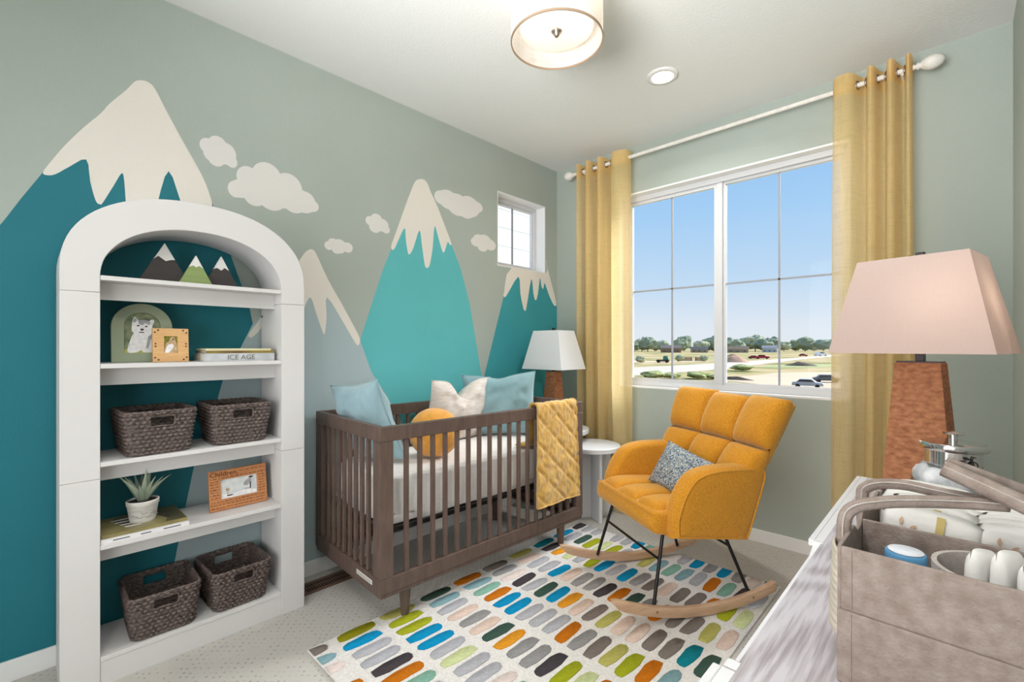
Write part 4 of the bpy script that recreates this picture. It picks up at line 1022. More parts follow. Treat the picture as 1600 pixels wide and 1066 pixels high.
for (x0, x1) in ((-.272, -.090), (-.090, .090), (.090, .272)):
    f0, f1 = [max(-.248, min(.248, q)) for q in (x0, x1)]
    puff('seat_cushion', patch((f0, -.196 if x0 < -.2 else -.206, .462), (f1, -.196 if x1 > .2 else -.206, .462), (x1, .23, .420), (x0, .23, .420)), (0, -.04, 1), .062, 'boucle', ch, ex=.36, under=.3)
# ---- backrest: reclined slab, six tufted pads in front of it
def bk(x, z, d=0.0):
    """point on the reclined back: widening upwards, wings curving slightly forward"""
    tt = (z - .42) / .53
    y = .214 + .285 * tt - d - .045 * (abs(x) / .38) ** 2 * tt
    return (x, y, z)
def halfw(z): tt = (z - .42) / .53; return .300 + .092 * min(1, max(0, tt)) ** .8
ZR = [.475, .735, .965]
for r_ in range(2):
    for c_ in range(3):
        fa, fb = (-1 + 2 * c_ / 3), (-1 + 2 * (c_ + 1) / 3)
        z0, z1 = ZR[r_], ZR[r_ + 1]
        top_dip = .012 if (r_ == 1 and c_ == 1) else 0
        puff('back_cushion', (lambda a, b_, fa=fa, fb=fb, z0=z0, z1=z1, td=top_dip: bk((fa + (fb - fa) * a) * halfw(z0 + (z1 - z0) * b_), z0 + (z1 - z0) * b_ - td * b_, .035)), (0, -.90, .43), .078, 'boucle', ch, 20, 20, pw=2.8, ex=.40, under=.75)
def shell(a, b_):
    z = .345 + (.945 - .345) * b_; w_ = halfw(max(.42, z)) * .975 if z > .42 else .29 + .01 * 0
    return bk((2 * a - 1) * w_, z, -.02)
mb = MB(); NU, NV = 20, 16
mb.grid(lambda a, b_: shell(a, b_), NU, NV); mb.grid(lambda a, b_: tuple(Vector(shell(a, b_)) + Vector((0, -.055, -.01))), NU, NV)
off = NU * NV
for i in range(NU - 1):
    for j in (0, NV - 1): mb.f.append((i * NV + j, (i + 1) * NV + j, off + (i + 1) * NV + j, off + i * NV + j))
for j in range(NV - 1):
    for i in (0, NU - 1): mb.f.append((i * NV + j, i * NV + j + 1, off + i * NV + j + 1, off + i * NV + j))
mb.build('back_shell', 'boucle', ch, smooth=True, bevel=.016, seg=3)
# ---- rockers, legs and bars
RB0, RR = .07, 1.22
def rock(y): return (y - RB0) ** 2 / (2 * RR)
for s_ in (-1, 1):
    ys = [-.430 + .86 * i / 28 for i in range(29)]
    low = [(y, rock(y)) for y in ys[1:]]; low[0] = (low[0][0], low[0][1] + .004)
    upp = [(y, rock(y) + .044) for y in ys]
    upp[0] = (ys[0], upp[0][1] - .010)
    poly = low + [(ys[-1] + .004, rock(ys[-1]) + .022)] + upp[::-1] + [(ys[0] + .004, rock(ys[0]) + .022)]
    ro = MB().rounded(poly, lambda p, d, s_=s_: (s_ * .285 + d, p[0], p[1]), -.0135, .0135, .004, 3).build('rocker', 'rocker_wood', ch, smooth=True, angle=40)
    for y in (-.215, .297):
        MB().lathe([(0, 0), (.0065, 0), (.0065, .0012), (0, .0014)], 12, (s_ * .2985 if s_ > 0 else -.2985, y, rock(y) + .024), 'X').build('plug', 'plug', ro)
    for (yt, zt, yb) in ((-.135, .382, -.215), (.185, .345, .297)):
        p0 = (s_ * .225, yt, zt); p1 = (s_ * .270, yb, rock(yb) + .030)
        MB().tube([p0, p1], .0078, 12).build('leg', 'black_metal', ch, smooth=True, angle=40)
        MB().lathe([(0, -.003), (.004, -.003), (.004, .003), (0, .003)], 10, (s_ * .2615, yb, rock(yb) + .030), 'X').build('leg_bolt', 'brushed', ch)
def at_leg(s_, yt, zt, yb, z):
    zb = rock(yb) + .030; q = (zt - z) / (zt - zb); return (s_ * (.225 + .045 * q), yt + (yb - yt) * q, z)
for (yt, zt, yb, z) in ((-.135, .382, -.215, .255), (.185, .345, .297, .270)):
    MB().tube([at_leg(-1, yt, zt, yb, z), at_leg(1, yt, zt, yb, z)], .0062, 10).build('crossbar', 'black_metal', ch, smooth=True, angle=40)
# ---- lumbar pillow on the seat
m, n, l, b = newmat('blue and cream woven tweed'); M['tweed'] = m
vec = coords(n, l, (1, 1, 1))
wv = n.new('ShaderNodeTexVoronoi'); wv.inputs['Scale'].default_value = 230; l.new(vec, wv.inputs['Vector'])
r = n.new('ShaderNodeValToRGB'); l.new(wv.outputs['Color'], r.inputs[0]); r.color_ramp.interpolation = 'CONSTANT'
r.color_ramp.elements[0].position = 0; r.color_ramp.elements[0].color = lin(70, 92, 112); r.color_ramp.elements[1].position = .42; r.color_ramp.elements[1].color = lin(186, 188, 184)
e = r.color_ramp.elements.new(.7); e.color = lin(118, 132, 142)
l.new(r.outputs[0], b.inputs['Base Color']); b.inputs['Roughness'].default_value = .9
bp = n.new('ShaderNodeBump'); bp.inputs['Strength'].default_value = .6; bp.inputs['Distance'].default_value = .003; l.new(wv.outputs['Distance'], bp.inputs['Height']); l.new(bp.outputs[0], b.inputs['Normal'])
ca, sa = math.cos(CHR), math.sin(CHR)
def CHW(x, y, z): return (CHO[0] + x * ca - y * sa, CHO[1] + x * sa + y * ca, z + RT + .0042)
pillow('lumbar_pillow', 'blue and cream woven lumbar pillow on the rocking chair', CHW(.100, .085, .570), (R_(-28), R_(8), CHR + R_(4)), .44, .235, .125, 'tweed', ears=.05, seed=12, group=None, wr=.008, piping='tweed')
# ================================================================== dresser and what stands on it
M['dresser_top'] = None
m, n, l, b = newmat('whitewashed grey wood grain'); M['dresser_top'] = m
vec = coords(n, l, (2.2, .9, 2.2))
t1 = n.new('ShaderNodeTexNoise'); t1.inputs['Scale'].default_value = 1.7; t1.inputs['Detail'].default_value = 1.5; l.new(vec, t1.inputs['Vector'])
sp_ = n.new('ShaderNodeSeparateXYZ'); l.new(coords(n, l), sp_.inputs[0])
k1 = n.new('ShaderNodeMath'); k1.operation = 'MULTIPLY'; k1.inputs[1].default_value = 120; l.new(sp_.outputs['X'], k1.inputs[0])
k2 = n.new('ShaderNodeMath'); k2.operation = 'MULTIPLY_ADD'; k2.inputs[1].default_value = 75; l.new(t1.outputs['Fac'], k2.inputs[0]); l.new(k1.outputs[0], k2.inputs[2])
sn = n.new('ShaderNodeMath'); sn.operation = 'SINE'; l.new(k2.outputs[0], sn.inputs[0])
v2 = coords(n, l, (46, 2.6, 46)); t2 = n.new('ShaderNodeTexNoise'); t2.inputs['Scale'].default_value = 3; t2.inputs['Detail'].default_value = 5; l.new(v2, t2.inputs['Vector'])
ad = n.new('ShaderNodeMath'); ad.operation = 'MULTIPLY_ADD'; ad.inputs[1].default_value = .11; l.new(sn.outputs[0], ad.inputs[0]); l.new(t2.outputs['Fac'], ad.inputs[2])
r = n.new('ShaderNodeValToRGB'); l.new(ad.outputs[0], r.inputs[0])
r.color_ramp.elements[0].position = .30; r.color_ramp.elements[0].color = lin(160, 150, 152); r.color_ramp.elements[1].position = .62; r.color_ramp.elements[1].color = lin(206, 200, 206)
l.new(r.outputs[0], b.inputs['Base Color']); b.inputs['Roughness'].default_value = .38
M['dresser_white'] = pmat('white dresser lacquer', (230, 229, 232), .4)
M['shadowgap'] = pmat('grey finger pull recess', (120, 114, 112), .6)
DZ = .760; DXL, DXR, DYN, DYF = 2.258, 2.672, .30, 2.058
dr = thing('dresser', 'white dresser with whitewashed wood grain top along the right wall', 'dresser', ((DXL + DXR) / 2, (DYN + DYF) / 2, 0))
DO = (-(DXL + DXR) / 2, -(DYN + DYF) / 2, 0)
def dp(name, mb, mat, bev=.0015, **k): return mb.move(DO).build(name, mat, dr, bevel=bev, **k)
dp('top', MB().box(DXL + .014, DXR, DYN, DYF, DZ - .022, DZ), 'dresser_top', .001)
dp('carcass', MB().box(DXL + .020, DXR, DYN, DYF, .10, DZ - .0225), 'dresser_white')
for y in (DYN + .05, DYF - .05):
    for x in (DXL + .06, DXR - .05): dp('leg', MB().frus((x, y, 0), (.016, .016), (x, y, .0995), (.024, .024)), 'dresser_white')
# drawer fronts in three columns and three rows; the upper edge of each top front dips into a finger pull
cols = [(DYF - .002, 1.300), (1.296, .700), (.696, DYN)]
for ci_, (ya, yb) in enumerate(cols):
    y0, y1 = min(ya, yb), max(ya, yb)
    for ri, (z0, z1) in enumerate(((.105, .315), (.320, .530), (.535, DZ + .001))):
        if ri == 2 and ci_ == 1:
            mb = MB(); prof = [(y0, z0), (y1, z0), (y1, z1), (y1 - .004, z1), (y1 - .012, z1 - .006), (y1 - .05, z1 - .018), (y0 + .05, z1 - .018), (y0 + .02, z1), (y0, z1)]
            mb.prism(prof, lambda p, d: (d, p[0], p[1]), DXL, DXL + .0185)
            f_ = dp('drawer_front', mb, 'dresser_white', .001)
        else:
            f_ = dp('drawer_front', MB().box(DXL, DXL + .0185, y0, y1, z0, z1), 'dresser_white', .001)
            if ri == 2 and ci_ in (0, 2): MB().box(DXL - .013, DXL - .0003, y0, y1, z1 - .016, z1).move(DO).build('edge_pull', 'dresser_white', f_, bevel=.002)
        MB().box(DXL - .010, DXL - .0005, (y0 + y1) / 2 - .07, (y0 + y1) / 2 + .07, z1 - .022, z1 - .012).move(DO).build('pull', 'dresser_white', f_, bevel=.002) if ri < 2 else None
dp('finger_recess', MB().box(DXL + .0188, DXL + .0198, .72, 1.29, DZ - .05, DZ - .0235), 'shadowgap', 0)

lamp('cork_lamp', 'lit cork lamp with wide white shade standing on the dresser', (2.427, 1.800, DZ), R_(-11.8), .417, .083, .052, .050, .032, .181, .150, .123, .098, .444, .716, 'shade_white', .30)

# ---- apothecary jar of cotton balls
M['jar_glass'] = glassmat('clear jar glass', (250, 252, 252), .03)
M['steel'] = pmat('polished steel', (214, 210, 208), .12, metal=1.0)
M['cotton'] = pmat('white cotton', (236, 235, 238), .95, bump=.5, bscale=60, sheen=.3)
JX, JY = 2.498, 1.36
t = thing('glass_jar', 'glass apothecary jar with steel lid full of cotton balls', 'jar', (JX, JY, DZ))
prof = [(.0, .0), (.056, .0), (.062, .006), (.068, .06), (.071, .13), (.070, .17), (.063, .198), (.050, .212), (.047, .216)]
MB().grid(lambda a, b_: (lambda q: (q[0] * math.cos(2 * PI * a), q[0] * math.sin(2 * PI * a), q[1]))(prof[min(8, int(round(b_ * 8)))]), 48, 9, cu=True).build('glass_body', 'jar_glass', t, smooth=True)
lo = MB().lathe([(0, .214), (.046, .214), (.046, .244), (.054, .245), (.0555, .248), (.0555, .257), (.054, .260), (.04, .2615), (0, .262)], 40).build('lid', 'steel', t, smooth=True, angle=40)
MB().lathe([(0, .262), (.0075, .262), (.0075, .276), (.019, .278), (.0195, .281), (0, .283)], 20).build('knob', 'steel', lo, smooth=True, angle=40)
orn = MB()
for (x, z, r_) in ((-.010, .222, .0075), (.008, .222, .0075)): orn.tube([(x + r_ * math.cos(a), -.0478, z + r_ * math.sin(a)) for a in [2 * PI * q / 14 for q in range(14)]], .0012, 5, True)
orn.tube([(-.010, -.048, .222), (-.004, -.048, .234), (.006, -.048, .234), (.008, -.048, .222)], .0015, 5).tube([(-.008, -.048, .236), (-.001, -.048, .236)], .0022, 5).tube([(.006, -.048, .234), (.008, -.048, .239), (.012, -.048, .238)], .0013, 5)
orn.xf(Matrix.Rotation(R_(28), 4, 'Z')).build('bicycle_charm', 'bronze', lo)
random.seed(21)
spots = []
for k_ in range(30):
    ring_, lvl = k_ % 6, k_ // 6
    a = ring_ * 2 * PI / 6 + lvl * .5; rad = .043 if ring_ < 6 else 0
    spots.append((rad * math.cos(a), rad * math.sin(a), .024 + lvl * .040))
cb = MB().grid(lambda a, b_: tuple(Vector((math.cos(2 * PI * a) * math.sin(PI * b_), math.sin(2 * PI * a) * math.sin(PI * b_), -math.cos(PI * b_))) * (.0245 + .003 * noise.noise((a * 7, b_ * 7, 3)))), 16, 12, cu=True).build('cotton_ball', 'cotton', None, smooth=True, weld=True)
for k_, sp in enumerate(spots + [(0, 0, .03 + .04 * q) for q in range(4)]):
    o = cb if k_ == 0 else cb.copy()
    if k_: COL.objects.link(o)
    o.location = (JX + sp[0], JY + sp[1], DZ + sp[2]); o.rotation_euler = (random.random() * 6, random.random() * 6, random.random() * 6)
    tag(o, 'white cotton ball inside the glass apothecary jar', 'cotton ball', 'cotton balls in the glass jar')

# ---- felt nappy caddy
M['felt'] = pmat('heather taupe felt', (138, 122, 114), .95, rgb2=(160, 146, 138), vscale=60, bump=.4, bscale=260, detail=5)
M['felt_light'] = pmat('pale heather felt', (178, 168, 162), .95, rgb2=(196, 188, 184), vscale=50, bump=.4, bscale=260)
M['mesh_pocket'] = pmat('beige ribbed cloth', (192, 182, 168), .9, var=.12, vscale=3, stretch=(1, 1, 40))
KX0, KX1, KY0, KY1, KH = 2.392, 2.655, .783, 1.130, .186
ky = thing('felt_caddy', 'taupe felt nappy caddy with two folded handles on the dresser', 'caddy', ((KX0 + KX1) / 2, (KY0 + KY1) / 2, DZ), R_(-1.5))
kw, kl = (KX1 - KX0) / 2, (KY1 - KY0) / 2; FT = .0055
def kp(name, mb, mat='felt', bev=.0018, par=None): return mb.build(name, mat, par or ky, bevel=bev)
kp('base', MB().box(-kw, kw, -kl, kl, .0005, .005))
fw = kp('front_wall', MB().box(-kw, kw, -kl - FT, -kl, .0005, KH))
kp('back_wall', MB().box(-kw, kw, kl, kl + FT, .0005, KH))
fn = lambda p, d: (d, p[0], p[1])
sidep = [(-kl, .0005), (kl, .0005), (kl, KH), (kl * .55, KH), (kl * .45, KH + .004), (-kl * .02, KH + .004), (-kl * .12, KH - .012), (-kl * .30, KH - .012), (-kl * .42, KH), (-kl, KH)]
kp('side_wall', MB().prism(sidep, fn, -kw - FT, -kw)); kp('side_wall', MB().prism(sidep, fn, kw, kw + FT))
kp('front_pocket', MB().box(-kw - .004, kw + .004, -kl - 2 * FT, -kl - FT - .0003, .0005, KH * .54), 'felt', .0018)
MB().tube([(-kw + .012, -kl - 2 * FT - .0003, .004), (-kw + .012, -kl - 2 * FT - .0003, KH * .53)], .0009, 5).build('stitching', 'felt', ky)
MB().tube([(-kw + .012, -kl - FT - .0003, KH * .56), (-kw + .012, -kl - FT - .0003, KH * .98)], .0009, 5).build('stitching', 'felt', ky)
DIVY = -kl + .155
kp('divider', MB().box(-kw + .0005, kw - .0005, DIVY, DIVY + FT, .006, KH - .004))
# round cup in the front compartment
cx_, cy_, rc = .028, -kl + .078, .068
arc = [(cx_ + rc * 1.05 * math.cos(a), cy_ + rc * math.sin(a)) for a in [PI * .5 + PI * q / 24 * 1.0 for q in range(25)]]
arc = [(kw - .003, cy_ + rc)] + arc + [(kw - .003, cy_ - rc)]
v = []; f = []; k_ = len(arc)
for z in (.006, KH - .012):
    for o_ in (0, FT): v += [(p[0] + (0 if i in (0, k_ - 1) else (cx_ - p[0]) / rc * o_), p[1] + (cy_ - p[1]) / rc * o_, z) for i, p in enumerate(arc)]
for i in range(k_ - 1):
    f += [(i, i + 1, 2 * k_ + i + 1, 2 * k_ + i), (k_ + i, 3 * k_ + i, 3 * k_ + i + 1, k_ + i + 1), (2 * k_ + i, 2 * k_ + i + 1, 3 * k_ + i + 1, 3 * k_ + i), (i, k_ + i, k_ + i + 1, i + 1)]
MB().add(v, f).build('round_cup', 'felt_light', ky, smooth=True, angle=40)
# handles: straps rising from the side walls; left pair folded inwards, right pair rising to the left
def strap(name, pts, w_=.0062, par=ky):
    p = smoothpoly(pts, 6, closed=False)
    o = MB().tube(p, w_, 8, squash=1.5).build(name, 'felt', par, smooth=True)
    MB().tube([(q[0], q[1] - .0066, q[2] + .0035) for q in p], .0013, 5).build('seam', 'felt_light', o, smooth=True)
strap('handle', [(-kw - .005, -kl * .60, KH * .55), (-kw - .010, -kl * .60, KH * .92), (-kw - .004, -kl * .56, KH + .028), (-kw + .035, -kl * .44, KH + .045), (-kw + .10, -kl * .20, KH + .051), (kw - .10, -kl * .05, KH + .055)])
strap('handle', [(-kw - .005, kl * .30, KH * .55), (-kw - .010, kl * .30, KH + .005), (-kw - .002, kl * .28, KH + .034), (-kw + .04, kl * .25, KH + .048), (-kw + .10, kl * .12, KH + .050), (kw - .10, kl * .02, KH + .052)])
strap('handle', [(kw + .006, -kl * .45, KH * .55), (kw + .010, -kl * .45, KH + .01), (kw - .05, -kl * .25, KH + .050), (kw - .165, -kl * .02, KH + .094)], .0085)
strap('handle', [(kw + .006, kl * .30, KH * .55), (kw + .010, kl * .30, KH + .01), (kw - .05, kl * .18, KH + .054), (kw - .165, kl * .06, KH + .098)], .0085)
# elastic side pocket on the left
MB().grid(lambda a, b_: (-kw - FT - .022 * math.sin(PI * a) ** .6 * (1 - .25 * b_) + .0012 * math.sin(b_ * 70), -kl * .86 + .115 * a, .045 + .125 * b_), 18, 60).build('side_pocket', 'mesh_pocket', ky, smooth=True, solid=.003)

# ---- nappies standing in the back compartment (two rows), in the cup, and a bottle
M['nappy'] = pmat('white nappy padding', (234, 231, 228), .85, bump=.35, bscale=70)
M['nappy_print'] = pmat('yellow wetness stripe', (206, 184, 120), .8)
M['nappy_leaf'] = pmat('terracotta leaf print', (214, 180, 154), .8)
kc = Matrix.Translation(ky.location) @ Matrix.Rotation(R_(-1.5), 4, 'Z')
def nappy_mesh(w_, h_, th):
    def s_(sg):
        def fn(a, b_):
            u, v_ = 2 * a - 1, 2 * b_ - 1
            cu = math.copysign(abs(u) ** .8, u); x = w_ / 2 * u; z = h_ / 2 * v_ * (1 - .10 * abs(u) ** 4)
            e = ((1 - abs(u) ** 5) * (1 - abs(v_) ** 5)) ** .45
            return (x, sg * (th / 2 * e + .0009 * noise.noise((u * 4, v_ * 4, sg)) * e), z + h_ / 2)
        return fn
    mb = MB(); mb.grid(s_(-1), 16, 14); mb.grid(s_(1), 16, 14)
    o = mb.build('nappy_tmp', 'nappy', None, smooth=True, weld=True); me = o.data; bpy.data.objects.remove(o); return me
nm = nappy_mesh(.120, .180, .0180); nm2 = nappy_mesh(.060, .150, .019)
stripe = MB().box(-.005, .005, -.0118, -.0102, .10, .172).build('tmp', 'nappy_print', None).data
leafm = MB().prism(smoothpoly([(0, 0), (.0025, .005), (.001, .013), (-.0025, .007)], 3), lambda p, d: (p[0], d, p[1]), -.0114, -.0100).build('tmp', 'nappy_leaf', None).data
for o in [o for o in bpy.data.objects if o.name.startswith('tmp')]: bpy.data.objects.remove(o)
ORD = ['first', 'second', 'third', 'fourth', 'fifth', 'sixth', 'seventh', 'eighth']
for row, xx in ((0, -.066), (1, .064)):
    for i in range(8):
        t = thing('nappy', '%s folded white nappy from the front in the %s row of the caddy' % (ORD[i], ('left', 'right')[row]), 'nappy', kc @ Vector((xx + (.004 if i % 2 else -.002), DIVY + .024 + i * .0196, .026 + (.003 if i % 3 == 1 else 0) + i * .0014)), rot=(R_(-14 - 2 * row), R_((2, -2, 1)[i % 3] + (4 if row == 0 else -3)), R_(-1.5)), group='nappies in the felt caddy')
        bodyo = shared('padding', nm, t); bodyo['label'] = 'white padded nappy body'
        shared('wetness_stripe', stripe, t, (.012 if row == 0 else .022, 0, 0)); shared('leaf_print', leafm, t, (-.035, 0, .145)); shared('leaf_print', leafm, t, (-.024, 0, .140), (0, R_(40), 0))
for i in range(5):
    t = thing('nappy', '%s small rolled nappy from the left in the round felt cup' % ORD[i], 'nappy', kc @ Vector((cx_ - .026 + i * .0255, cy_ - .004 + .004 * (i % 2), .052)), rot=(R_(-4), R_(14 - 2 * i), R_(62)), group='small nappies in the round cup')
    shared('padding', nm2, t, scale=(1, 1.05, .95 + .03 * (i % 2))); shared('leaf_print', leafm, t, (.005, .001, .100))
M['cap_blue'] = pmat('light blue plastic cap', (96, 158, 204), .4)
M['bottle_white'] = pmat('white plastic bottle', (232, 232, 232), .35)
M['powder'] = pmat('white talc dust', (222, 224, 232), .9, bump=.6, bscale=90)
t = thing('powder_bottle', 'white baby powder bottle with a light blue cap in the caddy', 'bottle', kc @ Vector((-kw + .062, -kl + .070, .0055)))
MB().lathe([(0, 0), (.030, 0), (.032, .01), (.032, .12), (.029, .138), (.023, .146), (0, .147)], 32).build('bottle_body', 'bottle_white', t, smooth=True, angle=50)
c_ = MB().lathe([(0, .147), (.0225, .147), (.0235, .150), (.0235, .166), (.022, .169), (0, .170)], 32).build('cap', 'cap_blue', t, smooth=True, angle=40)
MB().lathe([(0, .1698), (.0205, .1698), (.0195, .1712), (0, .1716)], 28).build('cap_dust', 'powder', c_, smooth=True)
# ================================================================== outside: building site, trees, houses, cars
GZ = -5.5
m, n, l, b = newmat('dry earth and weeds'); M['earth'] = m
vec = coords(n, l)
t1 = n.new('ShaderNodeTexNoise'); t1.inputs['Scale'].default_value = .06; t1.inputs['Detail'].default_value = 8; l.new(vec, t1.inputs['Vector'])
r = n.new('ShaderNodeValToRGB'); l.new(t1.outputs['Fac'], r.inputs[0])
r.color_ramp.elements[0].position = .38; r.color_ramp.elements[0].color = lin(138, 136, 92); r.color_ramp.elements[1].position = .62; r.color_ramp.elements[1].color = lin(196, 172, 138)
e = r.color_ramp.elements.new(.5); e.color = lin(176, 162, 118)
l.new(r.outputs[0], b.inputs['Base Color']); b.inputs['Roughness'].default_value = 1; b.inputs['Specular IOR Level'].default_value = 0
M['asphalt'] = pmat('pale concrete road', (196, 182, 164), .9, var=.05, vscale=.1)
M['sand'] = pmat('pale bare sand', (200, 178, 148), 1, var=.08, vscale=.08)
M['weeds'] = pmat('green weeds', (140, 152, 92), 1, rgb2=(176, 172, 118), vscale=.8)
M['foliage'] = [pmat('tree foliage %d' % i, c, 1, rgb2=c2, vscale=.6, spec=0) for i, (c, c2) in enumerate((((138, 148, 122), (174, 180, 152)), ((152, 160, 132), (188, 190, 160)), ((132, 144, 124), (164, 172, 148)), ((172, 174, 146), (198, 198, 168))))]  # greens lightened, the haze over distant trees put into the colour
M['trunk'] = pmat('brown trunk', (98, 84, 70), .9)
struct(MB().add([(-900, 3.6, GZ), (700, 3.6, GZ), (700, 1500, GZ), (-900, 1500, GZ)], [(0, 1, 2, 3)]).build('ground', 'earth'))
def slab(name, pts, z, mat):
    o = struct(MB().prism(pts, lambda p, d: (p[0], p[1], d), GZ + .0, GZ + z).build(name, mat)); return o
slab('road', [(-105, 104), (-73, 134), (-68.6, 195), (-68.4, 335), (-74, 480), (-64, 480), (-57.7, 284), (-48.6, 140), (-52, 98), (-85, 72)], .06, 'asphalt')
slab('bare_ground', [(-33, 98), (-14, 84), (-2, 90), (-4, 130), (-20, 150), (-31, 135)], .04, 'sand')
slab('bare_ground', [(-42, 84), (-30, 92), (-18, 80), (-26, 70), (-40, 74)], .04, 'sand')
slab('bare_ground', [(-125, 190), (-98, 215), (-80, 228), (-84, 205), (-100, 180), (-112, 165)], .04, 'sand')
slab('bare_ground', [(-44, 165), (-30, 178), (-28, 205), (-40, 215), (-47, 190)], .04, 'weeds')
slab('bare_ground', [(-110, 262), (-82, 290), (-78, 268), (-95, 245)], .04, 'weeds')
def crown(cr_, h, seed):
    def fn(a, b_):
        d = Vector((math.cos(2 * PI * a) * math.sin(PI * b_), math.sin(2 * PI * a) * math.sin(PI * b_), -math.cos(PI * b_)))
        q = 1 + .34 * noise.noise(d * 1.7 + Vector((seed * 3.1, 0, 0))) + .22 * noise.noise(d * 4.5 + Vector((0, seed * 1.7, 0))) + .12 * noise.noise(d * 10 + Vector((0, 0, seed)))
        return (d.x * cr_ * q, d.y * cr_ * q, h * .58 + d.z * h * .44 * q)
    return fn
TREES = [(-207.7, 380.2), (-208.0, 393.8), (-194.5, 379.0), (-208.4, 421.1), (-194.3, 406.9), (-182.7, 418.0), (-196.7, 460.0), (-164.6, 421.4), (-168.2, 445.7), (-159.6, 440.1), (-149.4, 449.9), (-133.6, 423.5), (-140.6, 472.1), (-132.2, 466.3), (-122.8, 461.5), (-126.0, 500.0), (-113.0, 484.8), (-115.3, 537.9), (-103.6, 521.5), (-103.9, 562.6), (-88.9, 521.6), (-87.6, 550.6), (-79.4, 544.6), (-68.0, 527.8)]
TH_ = [10, 15, 17, 12, 13, 15, 19, 13, 15, 18, 15, 13, 17, 19, 15, 18, 12, 14, 17, 13, 14, 15, 14, 14]
tint = ['dusky green', 'grey green', 'dark green', 'yellowish green']
random.seed(3)
for i, (x, y) in enumerate(TREES):
    x, y = 2.5 + (x - 2.5) * 1.6, y * 1.6; h = TH_[i] * 1.22; k_ = (i * 7 + i // 3) % 4
    t = thing('tree', '%s %s tree on the horizon through the window, number %d from the left curtain' % (('tall', 'broad', 'rounded')[i % 3], tint[k_], i + 1) if False else 'x', 'tree', (x, y, GZ), group='trees on the horizon')
    t['label'] = '%s %s tree in the horizon row, %s from the left curtain' % (('tall', 'broad', 'rounded')[i % 3], tint[k_], ['first', 'second', 'third', 'fourth', 'fifth', 'sixth', 'seventh', 'eighth', 'ninth', 'tenth', 'eleventh', 'twelfth', 'thirteenth', 'fourteenth', 'fifteenth', 'sixteenth', 'seventeenth', 'eighteenth', 'nineteenth', 'twentieth', 'twenty-first', 'twenty-second', 'twenty-third', 'twenty-fourth'][i])
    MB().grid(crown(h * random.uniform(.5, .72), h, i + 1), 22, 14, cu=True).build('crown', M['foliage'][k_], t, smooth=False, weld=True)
    MB().tube([(0, 0, -.1), (.1, 0, h * .4)], [h * .035, h * .022], 7).build('trunk', 'trunk', t)
def house(label, x, y, w_, d_, h_, wall, roof, rz):
    x, y, w_, d_, h_ = 2.5 + (x - 2.5) * 1.4, y * 1.4, w_ * 1.25, d_ * 1.25, h_ * 1.2
    t = thing('house', label, 'house', (x, y, GZ), R_(rz))
    MB().box(-w_ / 2, w_ / 2, -d_ / 2, d_ / 2, -.1, h_).build('walls', pmat('house siding', wall, .9), t)
    MB().prism([(-d_ / 2 - .7, h_), (d_ / 2 + .7, h_), (0, h_ + d_ * .28)], lambda p, q: (q, p[0], p[1]), -w_ / 2 - .6, w_ / 2 + .6).build('roof', pmat('house roof shingles', roof, .9), t)
    for q in range(3):
        xx = -w_ / 2 + w_ * (q + .5) / 3
        MB().box(xx - .8, xx + .8, -d_ / 2 - .06, -d_ / 2 + .02, 1.2, 2.6).build('window', pmat('dark far window', (70, 74, 80), .4), t)
house('brown house with a low grey roof among the trees through the left panes', -175.4, 383.5, 18, 11, 4.4, (150, 122, 100), (112, 104, 100), 28)
house('long tan house with dark roof beside the brown one', -157.5, 400, 15, 9, 3.2, (172, 156, 134), (82, 80, 80), 24)
house('tan roofed house below the trees through the right panes', -131.5, 417, 18, 10, 3.4, (168, 150, 128), (120, 104, 88), 16)
house('pale grey house behind the red vehicles', -119.0, 462, 13, 9, 4.6, (190, 192, 196), (140, 142, 148), 14)
house('white house at the far left of the horizon', -214.0, 376, 13, 9, 4.2, (216, 216, 214), (150, 140, 130), 30)
def car(label, x, y, rz, body, kind='car', s=1.0):
    t = thing('vehicle', label, kind, (x, y, GZ + .04), R_(rz))
    bm_ = pmat('vehicle paint', body, .4)
    L, W, H = 4.6 * s, 1.85 * s, 1.5 * s
    side = [(-L / 2, .35), (-L / 2, .85 * s), (-L / 2 + .2, .95 * s), (-L * .36, 1.0 * s), (-L * .24, H), (L * .14, H), (L * .26, 1.0 * s), (L / 2 - .15, .9 * s), (L / 2, .7 * s), (L / 2, .35)]
    MB().rounded(side, lambda p, d: (p[0], d, p[1]), -W / 2, W / 2, .08, 2).build('body', bm_, t)
    MB().rounded([(-L * .33, 1.03 * s), (-L * .23, H - .08), (L * .13, H - .08), (L * .23, 1.03 * s)], lambda p, d: (p[0], d, p[1]), -W / 2 - .015, W / 2 + .015, .01, 1).build('windows', pmat('tinted car glass', (40, 46, 52), .2), t)
    for xx in (-L * .31, L * .31):
        for yy in (-W / 2 + .1, W / 2 - .1):
            MB().lathe([(0, -.11), (.33 * s, -.11), (.33 * s, .11), (0, .11)], 16, (xx, yy, .33 * s), 'Y').build('wheel', 'black_metal', t)
    return t
car('red truck parked on the building site, nearer the dirt mound', -79.7, 282.2, 20, (176, 44, 58), 'truck', 1.25)
car('larger red vehicle parked to the right of the first red truck', -76.8, 288.0, 10, (188, 40, 62), 'truck', 1.5)
car('dark red car on the far road', -76.7, 383.3, 12, (150, 40, 50), 'car', 1.2)
car('white truck on the far road near the horizon', -70.2, 405.6, 60, (226, 226, 226), 'truck', 1.9)
car('silver car parked below the window at the right', -15.2, 88.8, 8, (176, 178, 184), 'car', .95)
car('dark grey car parked behind the silver car', -15.3, 104.8, 20, (84, 86, 92), 'car', .95)
M['mound_dirt'] = pmat('reddish dirt', (178, 138, 112), 1, rgb2=(196, 160, 132), vscale=.5)
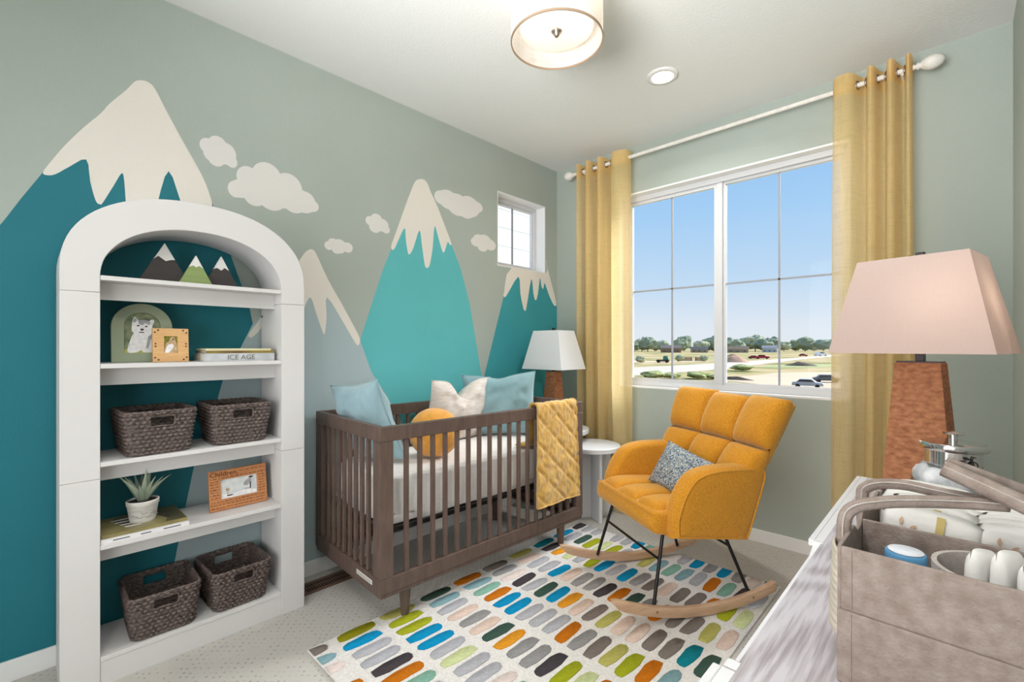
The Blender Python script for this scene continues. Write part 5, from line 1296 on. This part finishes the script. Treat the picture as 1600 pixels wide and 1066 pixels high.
def heap(name, label, x, y, rx, ry, h, mat, seed, cat):
    o = MB().grid(lambda a, b_: (rx * b_ * math.cos(2 * PI * a), ry * b_ * math.sin(2 * PI * a), -.2 + (h + .2) * (1 - b_ ** 1.4) * (1 + .35 * noise.noise((math.cos(2 * PI * a) * b_ * 3 + seed, math.sin(2 * PI * a) * b_ * 3, seed)))), 24, 9, cu=True).build(name, mat, None, smooth=True, weld=True)
    o.location = (x, y, GZ); return tag(o, label, cat)
heap('dirt_mound', 'big reddish dirt mound on the building site', -69.1, 216.2, 7, 5, 3.4, 'mound_dirt', 2, 'mound')
heap('rubble_pile', 'brown rubble pile beside the pale road', -37.5, 190, 6, 3, 1.4, 'trunk', 5, 'rubble')
heap('rubble_pile', 'low row of broken earth near the window bottom', -30.4, 100, 5, 1.2, .7, 'trunk', 9, 'rubble')
SHR = [(-90.9, 173.2, 3.0, 'single round shrub behind the left pane'), (-86.1, 200.0, 3.2, 'shrub left of the wooden crates on the site'), (-78.3, 207.4, 3.0, 'shrub beside the dirt mound'), (-43.8, 91.4, 1.6, 'low weeds at the bottom of the left pane'), (-41.0, 94.0, 1.3, 'second clump of low weeds at the bottom of the left pane'), (-37.0, 98.0, 1.5, 'weeds at the foot of the second pane'), (-34.5, 99.5, 1.2, 'small weeds beside the centre stile'), (-40.6, 137.8, 1.8, 'green weeds beside the road through the third pane')]
for i, (x, y, h, lab) in enumerate(SHR):
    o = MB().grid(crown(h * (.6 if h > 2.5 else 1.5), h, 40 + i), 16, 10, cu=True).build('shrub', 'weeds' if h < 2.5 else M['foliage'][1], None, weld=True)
    o.location = (x, y, GZ); tag(o, lab, 'shrub', 'shrubs on the building site')
t = thing('site_machine', 'green and brown machine standing on the building site', 'machine', (-88.0, 187.5, GZ), R_(20))
MB().box(-2.6, 2.6, -1, 1, .5, 1.3).build('chassis', 'trunk', t); MB().frus((1.2, 0, 1.3), (1.1, .9), (1.1, 0, 2.9), (.8, .8)).build('cab', pmat('green machine paint', (60, 128, 110), .5), t)
for xx in (-1.7, 1.7): MB().lathe([(0, -1.1), (.7, -1.1), (.7, 1.1), (0, 1.1)], 14, (xx, 0, .7), 'Y').build('wheel', 'black_metal', t)
for i, (x, y, lab) in enumerate(((-91.8, 220.8, 'wooden crate stack on the site, left one'), (-86.5, 224, 'wooden crate stack on the site, right one'))):
    t = thing('crate', lab, 'crate', (x, y, GZ), R_(15), 'crates on the building site')
    for q in range(4): MB().box(-2.2, 2.2, -1, 1, .1 + q * .45, .45 + q * .45).build('plank', 'mound_dirt', t)
    for xx in (-2.1, 2.1): MB().box(xx - .15, xx + .15, -1.05, 1.05, 0, 1.9).build('post', 'trunk', t)
# neighbouring house seen as a white wall through the small side window
t = thing('neighbour_house', 'white sided neighbouring house beyond the small side window', 'house', (-6.5, 8.6, GZ), 0)
nb_m = pmat('white lap siding', (238, 238, 238), .8)
for q in range(22): MB().prism([(0, q * .5), (.02, q * .5), (.012, q * .5 + .499), (0, q * .5 + .499)], lambda p, d: (p[0], d, p[1]), -5, 5).build('siding_board', nb_m, t)
MB().box(-6, -.001, -5, 5, 0, 11).build('walls', nb_m, t)

# belt of trees carrying the horizon on to both sides
random.seed(17); mb = MB()
for i in range(60):
    a = -1.25 + 2.2 * i / 59
    if -.60 < a < -.10: continue
    d_ = random.uniform(640, 900); h = random.uniform(12, 21)
    sub_ = MB().grid(crown(h * random.uniform(.5, .75), h, 80 + i), 14, 9, cu=True).move((d_ * math.sin(a), d_ * math.cos(a), GZ)); mb.add(sub_.v, sub_.f)
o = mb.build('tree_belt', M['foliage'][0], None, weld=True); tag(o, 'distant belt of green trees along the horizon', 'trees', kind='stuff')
